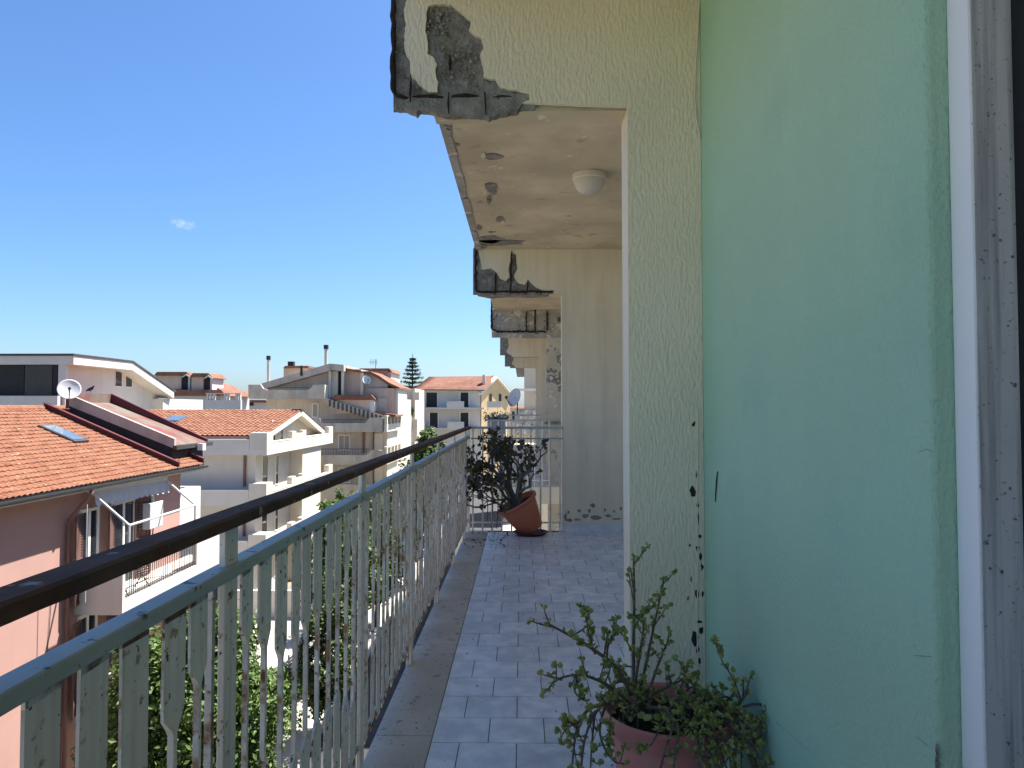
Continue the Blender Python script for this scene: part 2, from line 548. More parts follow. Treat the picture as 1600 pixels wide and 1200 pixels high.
# --- first beam (nearest, wave stucco)
y1 = PY[1]
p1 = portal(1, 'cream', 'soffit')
Z6 = lambda pts: [(600 + x / 6.0, y / 6.0) for x, y in pts]
edge = Z6([(205, -150), (215, 0), (180, 100), (205, 220), (190, 350), (192, 490), (238, 550), (246, 700), (330, 790), (420, 862), (500, 858), (503, 770), (482, 680),
           (492, 600), (460, 532), (405, 502), (417, 470), (405, 330), (390, 285), (400, 120), (415, 52), (540, 35), (640, 50), (700, 100),
           (810, 190), (800, 280), (850, 330), (915, 352), (930, 460), (897, 510), (930, 640), (935, 722), (1040, 745), (1100, 820),
           (1240, 850), (1360, 882), (1365, 938), (1300, 962)])
edge = jag(edge, .9, 4.0)
pl = [(q.x, q.z) for q in plane_pts(edge, y1)]
pl = [(max(x, XE + .02), min(z, ZT)) for x, z in pl]
pl[0] = (pl[0][0], ZT)
outline = pl + [(at(983, 160, Y=y1).x - .0, ZB)]
outline[-1] = (XC, ZB)
outline += [(XC, 0.0), (XM - .0012, 0.0), (XM - .0012, ZT)]
MB().prism([(x, y1, z) for x, z in outline], (0, .016, 0)).build('plaster', 'stucco', p1)
relief_sheet('broken_concrete', 'concrete', p1, XE + .002, .05, ZB - .005, ZT, y1 + .019, .014, 11, 170, 130, 2.0)
def aggregate(parent, Y, zones, n, size, seed):
    q = random.Random(seed); b = MB()
    for _ in range(n):
        (u0, u1, v0, v1) = q.choice(zones)
        c = at(q.uniform(u0, u1), q.uniform(v0, v1), Y=Y + q.uniform(.002, .016))
        sz = size * q.uniform(.4, 1.3)
        k0 = len(b.v)
        pts = [Vector((1, 0, 0)), Vector((-1, 0, 0)), Vector((0, 1, 0)), Vector((0, -1, 0)), Vector((0, 0, 1)), Vector((0, 0, -1))]
        rot = Euler((q.uniform(0, 3), q.uniform(0, 3), q.uniform(0, 3))).to_matrix()
        b._add([c + rot @ (p * sz * q.uniform(.6, 1.2)) for p in pts], [(0, 2, 4), (2, 1, 4), (1, 3, 4), (3, 0, 4), (2, 0, 5), (1, 2, 5), (3, 1, 5), (0, 3, 5)])
    b.build('aggregate', 'aggregate', parent, kind='stuff')


aggregate(p1, y1, [(670, 715, 12, 60), (675, 745, 40, 125), (690, 750, 70, 140), (618, 632, 5, 140), (625, 660, 135, 170), (660, 740, 140, 172), (740, 800, 150, 168)], 420, .0042, 3)
aggregate(p1, y1, [(690, 745, 70, 130), (665, 700, 15, 60)], 90, .0085, 4)
# broken lower lip of the beam
lip = jag(Z6([(95, 890), (85, 975), (150, 990), (215, 1020), (300, 1062), (325, 1030), (430, 1033), (520, 1058), (620, 1075), (930, 1074), (985, 1098), (1080, 1062),
              (1250, 1035), (1300, 965), (1360, 938), (1362, 890), (1200, 880)]), .8, 5.0, closed=True)
MB().prism([at(u, v, Y=y1 + .006) for u, v in lip], (0, .045, 0)).build('broken_lip', 'concrete', p1)


def rebar(parent, pix, Y, r):
    q = random.Random(len(pix) * 7 + int(pix[0][0]))
    base = [at(u, v, Y=Y) for u, v in pix]
    path = []
    for i in range(len(base) - 1):
        n_ = max(2, int((base[i + 1] - base[i]).length / .03))
        path += [base[i].lerp(base[i + 1], k / n_) for k in range(n_)]
    path.append(base[-1])
    path = [p + Vector((q.uniform(-1, 1), q.uniform(-.6, 1), q.uniform(-1, 1))) * r * .38 for p in path]
    rs = [r * q.uniform(.6, 1.15) for _ in path]
    rs[0] *= .5; rs[-1] *= .4
    MB().tube(path, rs, 7).build('rebar', 'rebar', parent, smooth=True)


z6 = lambda *pts: Z6(pts)
rebar(p1, z6((84, -150), (88, 300), (83, 800), (98, 880), (160, 908), (240, 912)), y1 + .004, .0105)
rebar(p1, z6((262, 905), (400, 898), (555, 915)), y1 + .004, .0085)  # horizontal bars, near black, also stand in for the shadowed cracks
rebar(p1, z6((635, 908), (760, 895), (885, 902)), y1 + .005, .0075)
rebar(p1, z6((1020, 905), (1195, 903)), y1 + .005, .006)
rebar(p1, z6((248, 690), (247, 960)), y1 - .006, .0045)
rebar(p1, z6((606, 870), (604, 1065)), y1 - .006, .0045)
rebar(p1, z6((948, 865), (950, 1075)), y1 - .006, .0055)
rebar(p1, z6((620, 520), (622, 650)), y1 + .002, .007)
# chips on the pier beside the mint wall
cb = MB()
rr = random.Random(4)
for (u, v, ru, rv) in ((1084, 663, 2.5, 3.5), (1089, 742, 2, 6), (1082, 768, 4, 9), (1090, 790, 2, 5), (1091, 810, 2, 7), (1078, 852, 1.5, 3), (1094, 838, 2, 3),
                       (1090, 857, 2.5, 4), (1095, 870, 2, 5), (1097, 886, 2, 6), (1089, 928, 2.5, 8), (1098, 928, 1.5, 5), (1080, 905, 1, 4),
                       (1092, 972, 5, 2), (1086, 995, 5, 12), (1095, 985, 3, 7), (1090, 1015, 2.5, 5), (1093, 1032, 2, 6), (1075, 935, 1, 3)):
    cb.prism([at(a, b_, Y=y1 - .0012) for a, b_ in blob2d(u, v, ru, rv, 9, .45, rr)], (0, .001, 0))
cb.build('paint_chips', 'rebar', p1, kind='stuff')
# loose strip of plaster edge along the mint wall
MB().tube([at(1090 + .8 * sin(k), v, Y=y1 - .002) for k, v in enumerate(range(640, 1075, 30))], .0022, 5).build('plaster_ridge', 'stucco', p1)

# --- second beam (far end of our bay)
y2 = PY[2]
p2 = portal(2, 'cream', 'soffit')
Z4 = lambda pts: [(660 + x / 4.0, 360 + y / 4.0) for x, y in pts]
edge = jag(Z4([(338, 95), (352, 140), (362, 185), (372, 248), (430, 236), (468, 270), (482, 300), (520, 316), (546, 292), (536, 240), (550, 190), (555, 135),
               (585, 150), (592, 240), (572, 290), (600, 330), (640, 340), (660, 306), (700, 350), (760, 380), (820, 374), (822, 392)]), .35, 3.0)
pl = [(q.x, q.z) for q in plane_pts(edge, y2)]
pl = [(max(x, XE + .01), min(max(z, ZB), ZT)) for x, z in pl]
pl[0] = (pl[0][0], ZT)
outline = pl + [(pl[-1][0] + .01, ZB), (XC, ZB), (XC, 0.0), (XR + .02, 0.0), (XR + .02, ZT)]
MB().prism([(x, y2, z) for x, z in outline], (0, .016, 0)).build('plaster', 'cream', p2)
relief_sheet('broken_concrete', 'concrete', p2, XE + .002, .25, ZB - .004, ZT, y2 + .019, .014, 9, 90, 60, 5.0)
z4 = lambda *pts: Z4(pts)
rebar(p2, z4((333, 90), (333, 375), (350, 384), (815, 383)), y2 + .002, .013)
for x, a, b_ in ((455, 262, 402), (553, 128, 402), (655, 325, 402), (742, 372, 402)):
    rebar(p2, z4((x + 4, a), (x - 4, b_)), y2 - .008, .010)
lip = jag(Z4([(335, 380), (340, 398), (420, 412), (540, 405), (660, 408), (760, 405), (815, 392), (800, 380)]), .4, 4.0, closed=True)
MB().prism([at(u, v, Y=y2 + .005) for u, v in lip], (0, TH, 0)).build('broken_lip', 'concrete', p2)
MB().box(XC, XR, y2 - .012, y2 - .001, -.004, .083).build('skirting', 'tile', p2)
cb = MB()
for (u, v, ru, rv) in ((884, 806, 2.5, 7), (890, 812, 5, 2.5), (900, 812, 6, 2), (915, 806, 5, 3), (932, 809, 8, 3), (950, 806, 5, 2.5), (963, 811, 6, 2), (926, 790, 4, 3),
                       (945, 797, 3, 2), (905, 798, 3, 2), (960, 799, 2, 2), (921, 798, 2, 4), (888, 800, 2, 3), (970, 795, 2, 3)):
    cb.prism([at(a, b_, Y=y2 - .0012) for a, b_ in blob2d(u, v, ru, rv, 9, .5, rr)], (0, .001, 0))
cb.build('paint_chips', 'concrete', p2, kind='stuff')

# --- further beams
for i in (0, 3, 4, 5):
    yy = PY[i]
    core = {0: 'cream', 3: 'concrete_lt', 4: 'concrete', 5: 'concrete'}[i]
    p = portal(i, 'cream' if i != 3 else 'peel', core)
    if i == 3:
        relief_sheet('broken_concrete', 'concrete_lt', p, XE + .002, XC + .26, ZB, ZT, yy + .018, .012, 6, 60, 40, 9.0)
        MB().box(XC, .68, yy + .004, yy + .015, -.262, ZB).build('plaster', 'peel', p)
        MB().box(.36, .70, yy - .05, yy + .003, .95, .99).build('broken_edge', 'concrete', p)
        for x, a, b_ in ((650, 505, 632), (705, 478, 640), (780, 500, 628)):
            rebar(p, z4((x, a), (x, b_)), yy - .006, .014)
        rebar(p, z4((433, 420), (432, 615), (470, 632), (775, 632)), yy - .006, .018)
    if i in (4, 5):
        off = .17 if i == 4 else .22
        pts = jag([(XE + off, ZT), (XE + off + .03, ZB + .25), (XE + off - .02, ZB + .12), (XE + off + .1, ZB)], .012, .04)
        MB().prism([(x, yy, z) for x, z in pts + [(XC, ZB), (XC, 0), (XR, 0), (XR, ZT)]], (0, .016, 0)).build('plaster', 'cream', p)

# soffit damage: spalled patches on the ceiling of our bay
sp = MB()
ZS = ZC - .0005
def soffit_patch(b, pts, d=.0022):
    b.prism([at(u, v, Z=ZS) for u, v in pts], (0, 0, -d))
for (u, v, ru, rv) in ((708, 226, 12, 2.6), (769, 245, 15, 5), (766, 292, 9, 7), (772, 300, 6, 4), (781, 343, 7, 4.5), (764, 312, 3.5, 8), (749, 356, 4, 5), (769, 362, 6, 1.5),
                       (690, 196, 3, 4), (780, 379, 40, 4), (765, 374, 24, 5), (752, 385, 9, 4)):
    soffit_patch(sp, jag(blob2d(u, v, ru, rv, 10, .3, rr), .5, 4, closed=True))
sp.build('spalled_patches', 'concrete', home, kind='stuff')
fl = MB()
for (u, v, ru, rv) in ((755, 243, 3.5, 4), (786, 347, 3, 2), (758, 299, 2.5, 4)):
    a = blob2d(u, v, ru, rv, 10, .35, rr)
    pts = [at(x, y, Z=ZS - .002) for x, y in a]
    fl.prism([p - Vector((0, 0, .004 * (p.y - pts[0].y + .02) / .05 if abs(p.y - pts[0].y) < .2 else .004)) for p in pts], (0, 0, -.0025))
fl.build('flaking_plaster', 'lampbase', home, kind='stuff')
# moulded lip along the outer edge of the ceiling
b = MB()
N = 90
pa = []
for k in range(N + 1):
    y = D1 + TH + (PY[2] - D1 - TH) * k / N
    w = .035 + .012 * mnoise.noise(Vector((y * 3, 0, 0))) + .008 * mnoise.noise(Vector((y * 11, 5, 0)))
    pa.append((-.456, -.456 + w * 1.6, y))
vs = []
for a, c, y in pa:
    vs += [(a, y, ZC - .004), (c, y, ZC - .004), (a, y, ZC + .02)]
fs = []
for k in range(N):
    fs += [(k * 3, k * 3 + 1, k * 3 + 4, k * 3 + 3), (k * 3, k * 3 + 3, k * 3 + 5, k * 3 + 2)]
b._add(vs, fs)
b.build('ceiling_edge', 'concrete_lt', home)

# ------------------------------------------------------------------ balcony floor
floor = struct('balcony_floor', 'grout', MB().box(-.54, XR + .02, -5.9, 7.10, -.0345, -.004), origin=(0, 3, -.004))
TW = .2078
XT = -.332
src = {}
trow0 = 2.418
nt_ = 0
row = -4
rr = random.Random(11)
while trow0 + row * TW < PY[2] - .03:
    ya = trow0 + row * TW; yb = min(ya + TW, PY[2] - .002)
    off = (TW / 2) if row % 2 == 0 else 0.0
    xs = [XT] + [XT + off + TW * k for k in range(0 if off else 1, 12)]
    xmax = XM - .002 if ya < D1 + TH else XR
    for k in range(len(xs) - 1):
        xa, xb = xs[k], min(xs[k + 1], xmax)
        if xa >= xmax - .01: break
        if ya > D1 - TW and yb < D1 + TH + TW and xa > XM - .1: continue
        w, h = xb - xa, yb - ya
        key = (round(w, 3), round(h, 3))
        if key not in src:
            g = .0019
            o = MB().box(-w / 2 + g, w / 2 - g, -h / 2 + g, h / 2 - g, -.006, 0).build('tile', 'tile', floor, origin=(0, 0, 0))
            src[key] = o
            first = True
        else:
            first = False
        wl = Vector(((xa + xb) / 2, (ya + yb) / 2, rr.uniform(-.0004, .0005)))
        tilt = (rr.uniform(-.0025, .0025), rr.uniform(-.0025, .0025), 0)
        if first:
            src[key].location = wl - WL[floor.name]; src[key].rotation_euler = tilt
        else:
            inst(src[key], floor, wl, tilt)
        nt_ += 1
    row += 1
# stone strip along the edge
ys = [-1.4, -.38, .64, 1.66, 2.68, 3.70, 4.72, 5.74, 6.60, 7.09]
for k in range(len(ys) - 1):
    MB().box(-.548, XT - .0018, ys[k] + .002, ys[k + 1] - .002, -.03, -.0005 + rr.uniform(-.001, .001)).build('edge_stone', 'marble', floor, bevel=.003)

# ------------------------------------------------------------------ railings
XRL = -.53
rail = thing('balcony_railing', (XRL, 3.0, 0), 'long rusty grey-white flat-bar balcony railing with a dark worn handrail', 'railing')
Z_H0, Z_H1 = 1.010, 1.033
Z_M0, Z_M1 = .915, .938
YR0, YR1 = -1.95, 6.98
b = MB(); N = 220; vs = []; fs = []
for k in range(N + 1):
    y = YR0 + (YR1 + .02 - YR0) * k / N
    w = lambda a: .0011 * mnoise.noise(Vector((y * 2.1, a, 0))) + .0006 * mnoise.noise(Vector((y * 17, a, 2)))
    vs += [(-.548 + w(1), y, Z_H0 + w(2)), (-.500 + w(3), y, Z_H0 + w(4)), (-.496 + w(3), y, Z_H0 + .004 + w(4)), (-.496 + w(5), y, Z_H1 - .004 + w(6)),
           (-.500 + w(5), y, Z_H1 + w(6)), (-.544 + w(7), y, Z_H1 + w(8)), (-.548 + w(7), y, Z_H1 - .004 + w(8))]
for k in range(N):
    for j in range(7):
        fs.append((k * 7 + j, (k + 1) * 7 + j, (k + 1) * 7 + (j + 1) % 7, k * 7 + (j + 1) % 7))
fs += [tuple(range(7)), tuple(N * 7 + 6 - j for j in range(7))]
b._add(vs, fs); b.build('handrail', 'handrail', rail)
MB().box(XRL - .02, XRL + .018, YR0, YR1, Z_M0, Z_M1).build('middle_rail', 'midrail', rail, bevel=.003)
MB().box(XRL - .010, XRL - .002, YR0, YR1, .105, .125).build('bottom_rail', 'paint_edge', rail)


def baluster_mesh(ht, hb):
    """flat strip that narrows to a bar between heights hb and ht"""
    zt, zb = Z_M0, .09
    tr = .055
    prof = [(zb, .0300, .0026), (zb + .022, .0315, .0022), (hb - tr, .0315, .0022), (hb - tr * .55, .030, .0026), (hb - tr * .2, .012, .0045), (hb, .0050, .0050),
            (ht, .0050, .0050), (ht + tr * .2, .012, .0045), (ht + tr * .55, .030, .0026), (ht + tr, .0315, .0022), (zt - .016, .0315, .0022), (zt, .0315, .0024)]
    b = MB(); vs = []; fs = []
    for z, wy, wx in prof:
        vs += [(-wx, -wy, z), (wx, -wy, z), (wx, wy, z), (-wx, wy, z)]
    for i in range(len(prof) - 1):
        for k in range(4):
            k2 = (k + 1) % 4
            fs.append((i * 4 + k, i * 4 + k2, (i + 1) * 4 + k2, (i + 1) * 4 + k))
    fs += [(3, 2, 1, 0), tuple(len(vs) - 4 + k for k in range(4))]
    b._add(vs, fs)
    return b


mid = .545
pat = [(mid + .222, mid - .235), (mid + .180, mid - .19)] + [(mid + .126, mid - .128)] * 6 + [(mid + .180, mid - .19), (mid + .222, mid - .235)]
bal = {}
PL = 1.072
posts = [1.286 + PL * k for k in range(-3, 6)]
post_src = None
for k, py in enumerate(posts):
    if post_src is None:
        post_src = MB().box(-.006, .006, -.028, .028, .0, Z_H0).build('post', 'paint', rail, origin=(0, 0, 0), bevel=.0015, bseg=1)
        post_src.location = Vector((XRL, py, 0)) - WL[rail.name]
        twin_src = MB().box(-.006, .006, -.006, .006, .0, Z_M0).build('post_stay', 'paint_edge', rail, origin=(0, 0, 0))
        twin_src.location = Vector((XRL - .012, py - .045, 0)) - WL[rail.name]
    else:
        inst(post_src, rail, (XRL, py, 0))
        inst(twin_src, rail, (XRL - .012, py - .045, 0))
    for j in range(10):
        yb = py + .0975 * (j + 1)
        if yb > YR1 - .05: break
        jr = random.Random(k * 100 + j)
        key = pat[j]
        wl = (XRL + jr.uniform(-.002, .002), yb - .012 + jr.uniform(-.003, .003), 0)
        rot = (jr.uniform(-.005, .005), jr.uniform(-.004, .004), jr.uniform(-.06, .06))
        if key not in bal:
            o = baluster_mesh(*key).build('baluster', 'paint', rail, origin=(0, 0, 0))
            bal[key] = o
            o.data.materials.append(M['paint_edge']); o.data.materials.append(M['rust'])
            for pi_, pg in enumerate(o.data.polygons):
                if pi_ < 44 and pi_ % 4 in (0, 2): pg.material_index = 1  # narrow sides take the darker paint: rust and painted-in shade
                if pi_ < 4 or 40 <= pi_ < 44: pg.material_index = 2
            o.location = Vector(wl) - WL[rail.name]; o.rotation_euler = rot
        else:
            inst(bal[key], rail, wl, rot)
MB().box(XRL - .02, XRL + .02, YR1 - .012, YR1 + .012, 0, Z_H0).build('post', 'paint', rail)


def cross_railing(y, x0, x1, label, n, zh=1.02, name='end_railing', gap=None):
    t = thing(name, ((x0 + x1) / 2, y, 0), label, 'railing')
    MB().box(x0, x1, y - .018, y + .018, zh - .012, zh + .012).build('handrail', 'midrail', t, bevel=.003)
    MB().box(x0, x1, y - .008, y + .008, zh - .112, zh - .098).build('middle_rail', 'midrail', t)
    MB().box(x0, x1, y - .008, y + .008, .088, .102).build('bottom_rail', 'paint', t)
    s = None
    for k in range(n):
        x = x0 + .02 + (x1 - x0 - .04) * k / (n - 1)
        if s is None:
            s = MB().box(-.008, .008, -.006, .006, .0, zh - .012).build('baluster', 'paint', t, origin=(0, 0, 0))
            s.location = Vector((x, y, 0)) - WL[t.name]
        else:
            inst(s, t, (x, y, 0))
    return t


cross_railing(6.985, -.50, XC - .002, 'short grey end railing with thin bars behind the tilted terracotta pot', 10)
cross_railing(10.99, -.50, .44, 'neighbour end railing across the gap, with the grey planter box', 9, 1.02)
cross_railing(PY[4] - .05, -.50, .40, 'farther neighbour cross railing with white bars, below the satellite dish', 11, 1.05)
nr = thing('balcony_railing', (XRL, 15, 0), 'neighbour street-side balcony railing receding beyond the gap', 'railing')
MB().box(-.548, -.51, 10.98, 24.4, Z_H0, Z_H1).build('handrail', 'midrail', nr)
MB().box(-.538, -.522, 10.98, 24.4, .10, .115).build('bottom_rail', 'paint', nr)
s = None
for k in range(112):
    y = 11.05 + .12 * k
    if s is None:
        s = MB().box(-.003, .003, -.022, .022, .1, Z_H0).build('baluster', 'paint', nr, origin=(0, 0, 0)); s.location = Vector((XRL, y, 0)) - WL[nr.name]
    else:
        inst(s, nr, (XRL, y, 0))

# ------------------------------------------------------------------ things on our balcony
LP = at(921, 273, Z=ZC)
lamp = thing('ceiling_lamp', LP, 'round off-white ceiling lamp with ribbed glass dome under the balcony soffit', 'lamp')
MB().lathe([(0, 0), (.112, 0), (.114, -.006), (.114, -.036), (.108, -.042), (.06, -.044)], LP, 40).build('base', 'lampbase', lamp, smooth=False)
prof = [(.104 * sqrt(max(0, 1 - (t / 10.0) ** 2.0)), -.040 - .098 * t / 10.0) for t in range(0, 11)]
b = MB().lathe(prof, LP, 72)
for i, p in enumerate(b.v):
    if i % 2 == 0:
        d = p - LP
        p.x = LP.x + d.x * .975; p.y = LP.y + d.y * .975
b.build('glass_dome', 'lampglass', lamp)

cable = MB().tube([at(u, v, Y=D1 - .006) for u, v in ((1095, -60), (1093, 0), (1090, 50), (1087, 100), (1085.5, 150), (1088, 185), (1092, 205), (1095, 218))], .0028, 7)
tag(cable.build('loose_cable', 'cable', smooth=True), 'thin white cable hanging loose at the top corner of the mint wall', 'cable')
mw = [o for o in home.children if o.name.startswith('mint_wall')][0]
for pts in (((1212, 1128), (1226, 1140), (1240, 1152), (1252, 1163), (1262, 1172)), ((1432, 1152), (1441, 1158), (1450, 1166)), ((1428, 1024), (1440, 1025), (1455, 1026)),
            ((1436, 706), (1448, 702), (1455, 706))):
    MB().tube(curve_pts([at(u, v, X=XM - .0003) for u, v in pts], 3), .00055, 4).build('hairline_crack', 'concrete', mw)
gb = MB()
for k, v in enumerate(range(1168, 1216, 7)):
    gb.prism([at(a_, b2, X=XM - .0008) for a_, b2 in blob2d(1463 + (k % 3) * .6, v, 2.0, 7, 8, .5)], (.0005, 0, 0))
gb.build('chipped_corner', 'concrete', mw, kind='stuff')
tw = MB().tube([at(u, v, X=XM - .004) for u, v in ((1121, 737), (1119.5, 752), (1118.5, 768), (1117.5, 784))], [.0018, .0026, .0024, .0016], 6)
tag(tw.build('rusty_wire', 'rebar', smooth=True), 'short rusty wire stub sticking up on the mint wall', 'wire')


def leaf_shape(b, p, d, up, ln, wd, th):
    """small fleshy leaf: six-point lozenge"""
    d = d.normalized(); s = d.cross(up)
    if s.length < 1e-4: s = d.cross(Vector((1, 0, 0)))
    s.normalize(); n = s.cross(d)
    m = p + d * ln * .55; c1 = p + d * ln * .28; c2 = p + d * ln * .84
    rim = [p, c1 + s * wd * .38, m + s * wd * .5, c2 + s * wd * .40, p + d * ln, c2 - s * wd * .40, m - s * wd * .5, c1 - s * wd * .38]
    k = len(rim)
    b._add(rim + [m + n * th, m - n * th], [(i, (i + 1) % k, k) for i in range(k)] + [((i + 1) % k, i, k + 1) for i in range(k)])


def rvec(r):
    while True:
        v = Vector((r.uniform(-1, 1), r.uniform(-1, 1), r.uniform(-1, 1)))
        if .05 < v.length < 1: return v.normalized()


# --- near pot with the trailing jade plant
PC = at(1043, 1108, Y=2.14)
RIM = .193
pot = thing('potted_plant', (PC.x, PC.y, 0), 'faded red plastic pot with sprawling small-leaved succulent, beside the mint wall', 'plant')
zt = PC.z
MB().lathe([(0, .004), (.125, .004), (.130, .010), (.168, zt - .075), (.171, zt - .055), (.183, zt - .048), (.190, zt - .010), (.1935, zt - .002), (.192, zt + .006), (.186, zt + .007),
            (.178, zt - .004), (.172, zt - .045), (.168, zt - .06), (0, zt - .06)], (PC.x, PC.y, 0), 56).build('pot', 'pinkpot', pot, smooth=True)
b = MB()
vs = [(PC.x, PC.y, zt - .035)]; fs = []
rr = random.Random(5)
for k in range(1, 7):
    for j in range(24):
        r = .170 * k / 6
        vs.append((PC.x + r * cos(2 * pi * j / 24), PC.y + r * sin(2 * pi * j / 24), zt - .045 + rr.uniform(-.008, .012)))
for j in range(24):
    fs.append((0, 1 + j, 1 + (j + 1) % 24))
    for k in range(5):
        fs.append((1 + k * 24 + j, 1 + (k + 1) * 24 + j, 1 + (k + 1) * 24 + (j + 1) % 24, 1 + k * 24 + (j + 1) % 24))
b._add(vs, fs); b.build('soil', 'soil', pot, smooth=True)

stems = [  # (list of (u, v, depth)), start radius, leafiness, side-branch length
    ([(990, 1075, 2.12), (990, 1000, 2.12), (991, 930, 2.11), (990, 872, 2.10)], .0060, .55, .085),
    ([(1000, 1080, 2.14), (1015, 1010, 2.16), (1028, 950, 2.18), (1037, 905, 2.19)], .0050, 1.1, .05),
    ([(992, 1070, 2.10), (1000, 1020, 2.08), (1005, 985, 2.08), (1003, 960, 2.08)], .0045, 1.3, .04),
    ([(1010, 1090, 2.12), (1028, 1040, 2.15), (1040, 1010, 2.17), (1047, 1000, 2.17)], .0045, 1.2, .04),
    ([(985, 1085, 2.08), (965, 1045, 2.02), (920, 1010, 1.98), (885, 990, 1.96), (853, 973, 1.95)], .0062, .5, .055),
    ([(930, 1022, 2.00), (922, 1000, 1.99), (918, 975, 1.99), (914, 958, 1.98)], .0035, 1.0, .02),
    ([(948, 1035, 2.02), (950, 1010, 2.02), (958, 992, 2.02), (963, 985, 2.02)], .0035, 1.1, .025),
    ([(975, 1090, 2.05), (945, 1068, 1.98), (910, 1055, 1.95), (880, 1058, 1.93), (862, 1068, 1.92)], .0055, .8, .05),
    ([(905, 1055, 1.95), (897, 1075, 1.94), (905, 1090, 1.93), (915, 1095, 1.93)], .0032, .9, .02),
    ([(970, 1095, 2.05), (925, 1105, 1.95), (905, 1130, 1.92), (897, 1165, 1.92), (893, 1215, 1.92)], .0052, .55, .04),
    ([(960, 1098, 2.02), (935, 1108, 1.95), (915, 1150, 1.92), (908, 1200, 1.92), (905, 1240, 1.92)], .0048, .6, .035),
    ([(905, 1128, 1.92), (890, 1135, 1.91), (880, 1145, 1.91), (876, 1158, 1.91)], .003, .9, .02),
    ([(945, 1105, 1.98), (937, 1140, 1.94), (945, 1170, 1.93), (960, 1190, 1.93), (975, 1193, 1.93)], .0038, .8, .03),
    ([(930, 1110, 1.96), (925, 1160, 1.94), (922, 1210, 1.94)], .0040, .7, .03),
    ([(960, 1080, 2.02), (955, 1110, 1.97), (952, 1150, 1.95), (950, 1175, 1.95)], .003, 1.3, .02),
    ([(1010, 1105, 2.10), (1040, 1110, 2.05), (1052, 1130, 1.96), (1040, 1170, 1.93), (1028, 1215, 1.92)], .0058, .35, .03),
    ([(1050, 1118, 2.02), (1060, 1140, 1.94), (1055, 1180, 1.92), (1050, 1220, 1.92)], .0045, .4, .03),
    ([(1035, 1128, 1.98), (1020, 1160, 1.93), (1005, 1172, 1.92), (998, 1168, 1.92)], .003, .5, .02),
    ([(1040, 1090, 2.14), (1090, 1110, 2.10), (1120, 1120, 2.08), (1150, 1105, 2.06), (1168, 1082, 2.06)], .0065, .45, .04),
    ([(1158, 1095, 2.06), (1145, 1060, 2.07), (1127, 1030, 2.08), (1117, 1002, 2.09)], .0030, .55, .008),
    ([(1150, 1108, 2.05), (1185, 1100, 2.02), (1210, 1118, 2.00), (1221, 1126, 2.00), (1205, 1128, 2.0)], .0042, .35, .03),
    ([(1190, 1102, 2.02), (1208, 1105, 2.00), (1215, 1115, 2.0)], .003, .8, .02),
    ([(1120, 1120, 2.06), (1150, 1140, 1.98), (1175, 1165, 1.95), (1192, 1200, 1.94)], .005, 1.1, .05),
    ([(1110, 1120, 2.06), (1130, 1150, 1.97), (1145, 1180, 1.94), (1150, 1220, 1.93)], .005, 1.2, .05),
    ([(1100, 1120, 2.04), (1105, 1150, 1.96), (1110, 1185, 1.93), (1108, 1225, 1.93)], .0045, 1.0, .045),
    ([(1140, 1110, 2.05), (1165, 1120, 2.0), (1185, 1130, 1.98), (1190, 1150, 1.97)], .004, 1.4, .045),
    ([(1060, 1115, 2.02), (1085, 1140, 1.94), (1100, 1165, 1.92), (1125, 1200, 1.92)], .0045, .7, .04),
    ([(1020, 1085, 2.18), (1050, 1070, 2.20), (1075, 1062, 2.2), (1090, 1085, 2.2)], .004, .9, .04),
    ([(1060, 1080, 2.15), (1070, 1055, 2.18), (1062, 1035, 2.2)], .004, 1.0, .03),
    ([(1000, 1075, 2.1), (970, 1065, 2.06), (955, 1075, 2.03)], .004, 1.4, .04),
]
rr = random.Random(21)
stem_b = MB(); leaf_b = MB()


def leafy(path, r0, leafy_, side, depth, size=1.0):
    n = len(path)
    stem_b.tube(path, [r0 * (1 - .55 * i / (n - 1)) for i in range(n)], 6)
    for i in range(1, n):
        p, q = path[i - 1], path[i]
        d = (q - p)
        k = d.length * 105 * leafy_ * (.35 + .9 * i / n)
        cnt = int(k) + (1 if rr.random() < k - int(k) else 0)
        for _ in range(cnt):
            c = p + d * rr.random()
            dv = (rvec(rr) + Vector((0, 0, .35)) + d.normalized() * .3)
            ln = rr.uniform(.008, .017) * size
            leaf_shape(leaf_b, c, dv, rvec(rr), ln, ln * .82, ln * .13)
    # terminal rosette
    for _ in range(4):
        ln = rr.uniform(.010, .019) * size
        leaf_shape(leaf_b, path[-1], (path[-1] - path[-2]).normalized() * .6 + rvec(rr), rvec(rr), ln, ln * .85, ln * .13)
    if depth and side:
        for i in range(2, n - 1):
            if rr.random() < .62:
                d = (path[i] - path[i - 1]).normalized()
                sd = (d * .5 + rvec(rr) * .9 + Vector((0, 0, .25))).normalized()
                ln = side * rr.uniform(.5, 1.2)
                mid_ = path[i] + sd * ln * .5 + Vector((0, 0, .006))
                leafy(curve_pts([path[i], mid_, path[i] + sd * ln + Vector((0, 0, .015))], 3), r0 * .5, 1.2, side * .5, depth - 1, size)


for pts, r0, lf, sd in stems:
    leafy(curve_pts([at(u, v, Y=y) for u, v, y in pts], 4), r0, lf * .9, sd, 1)
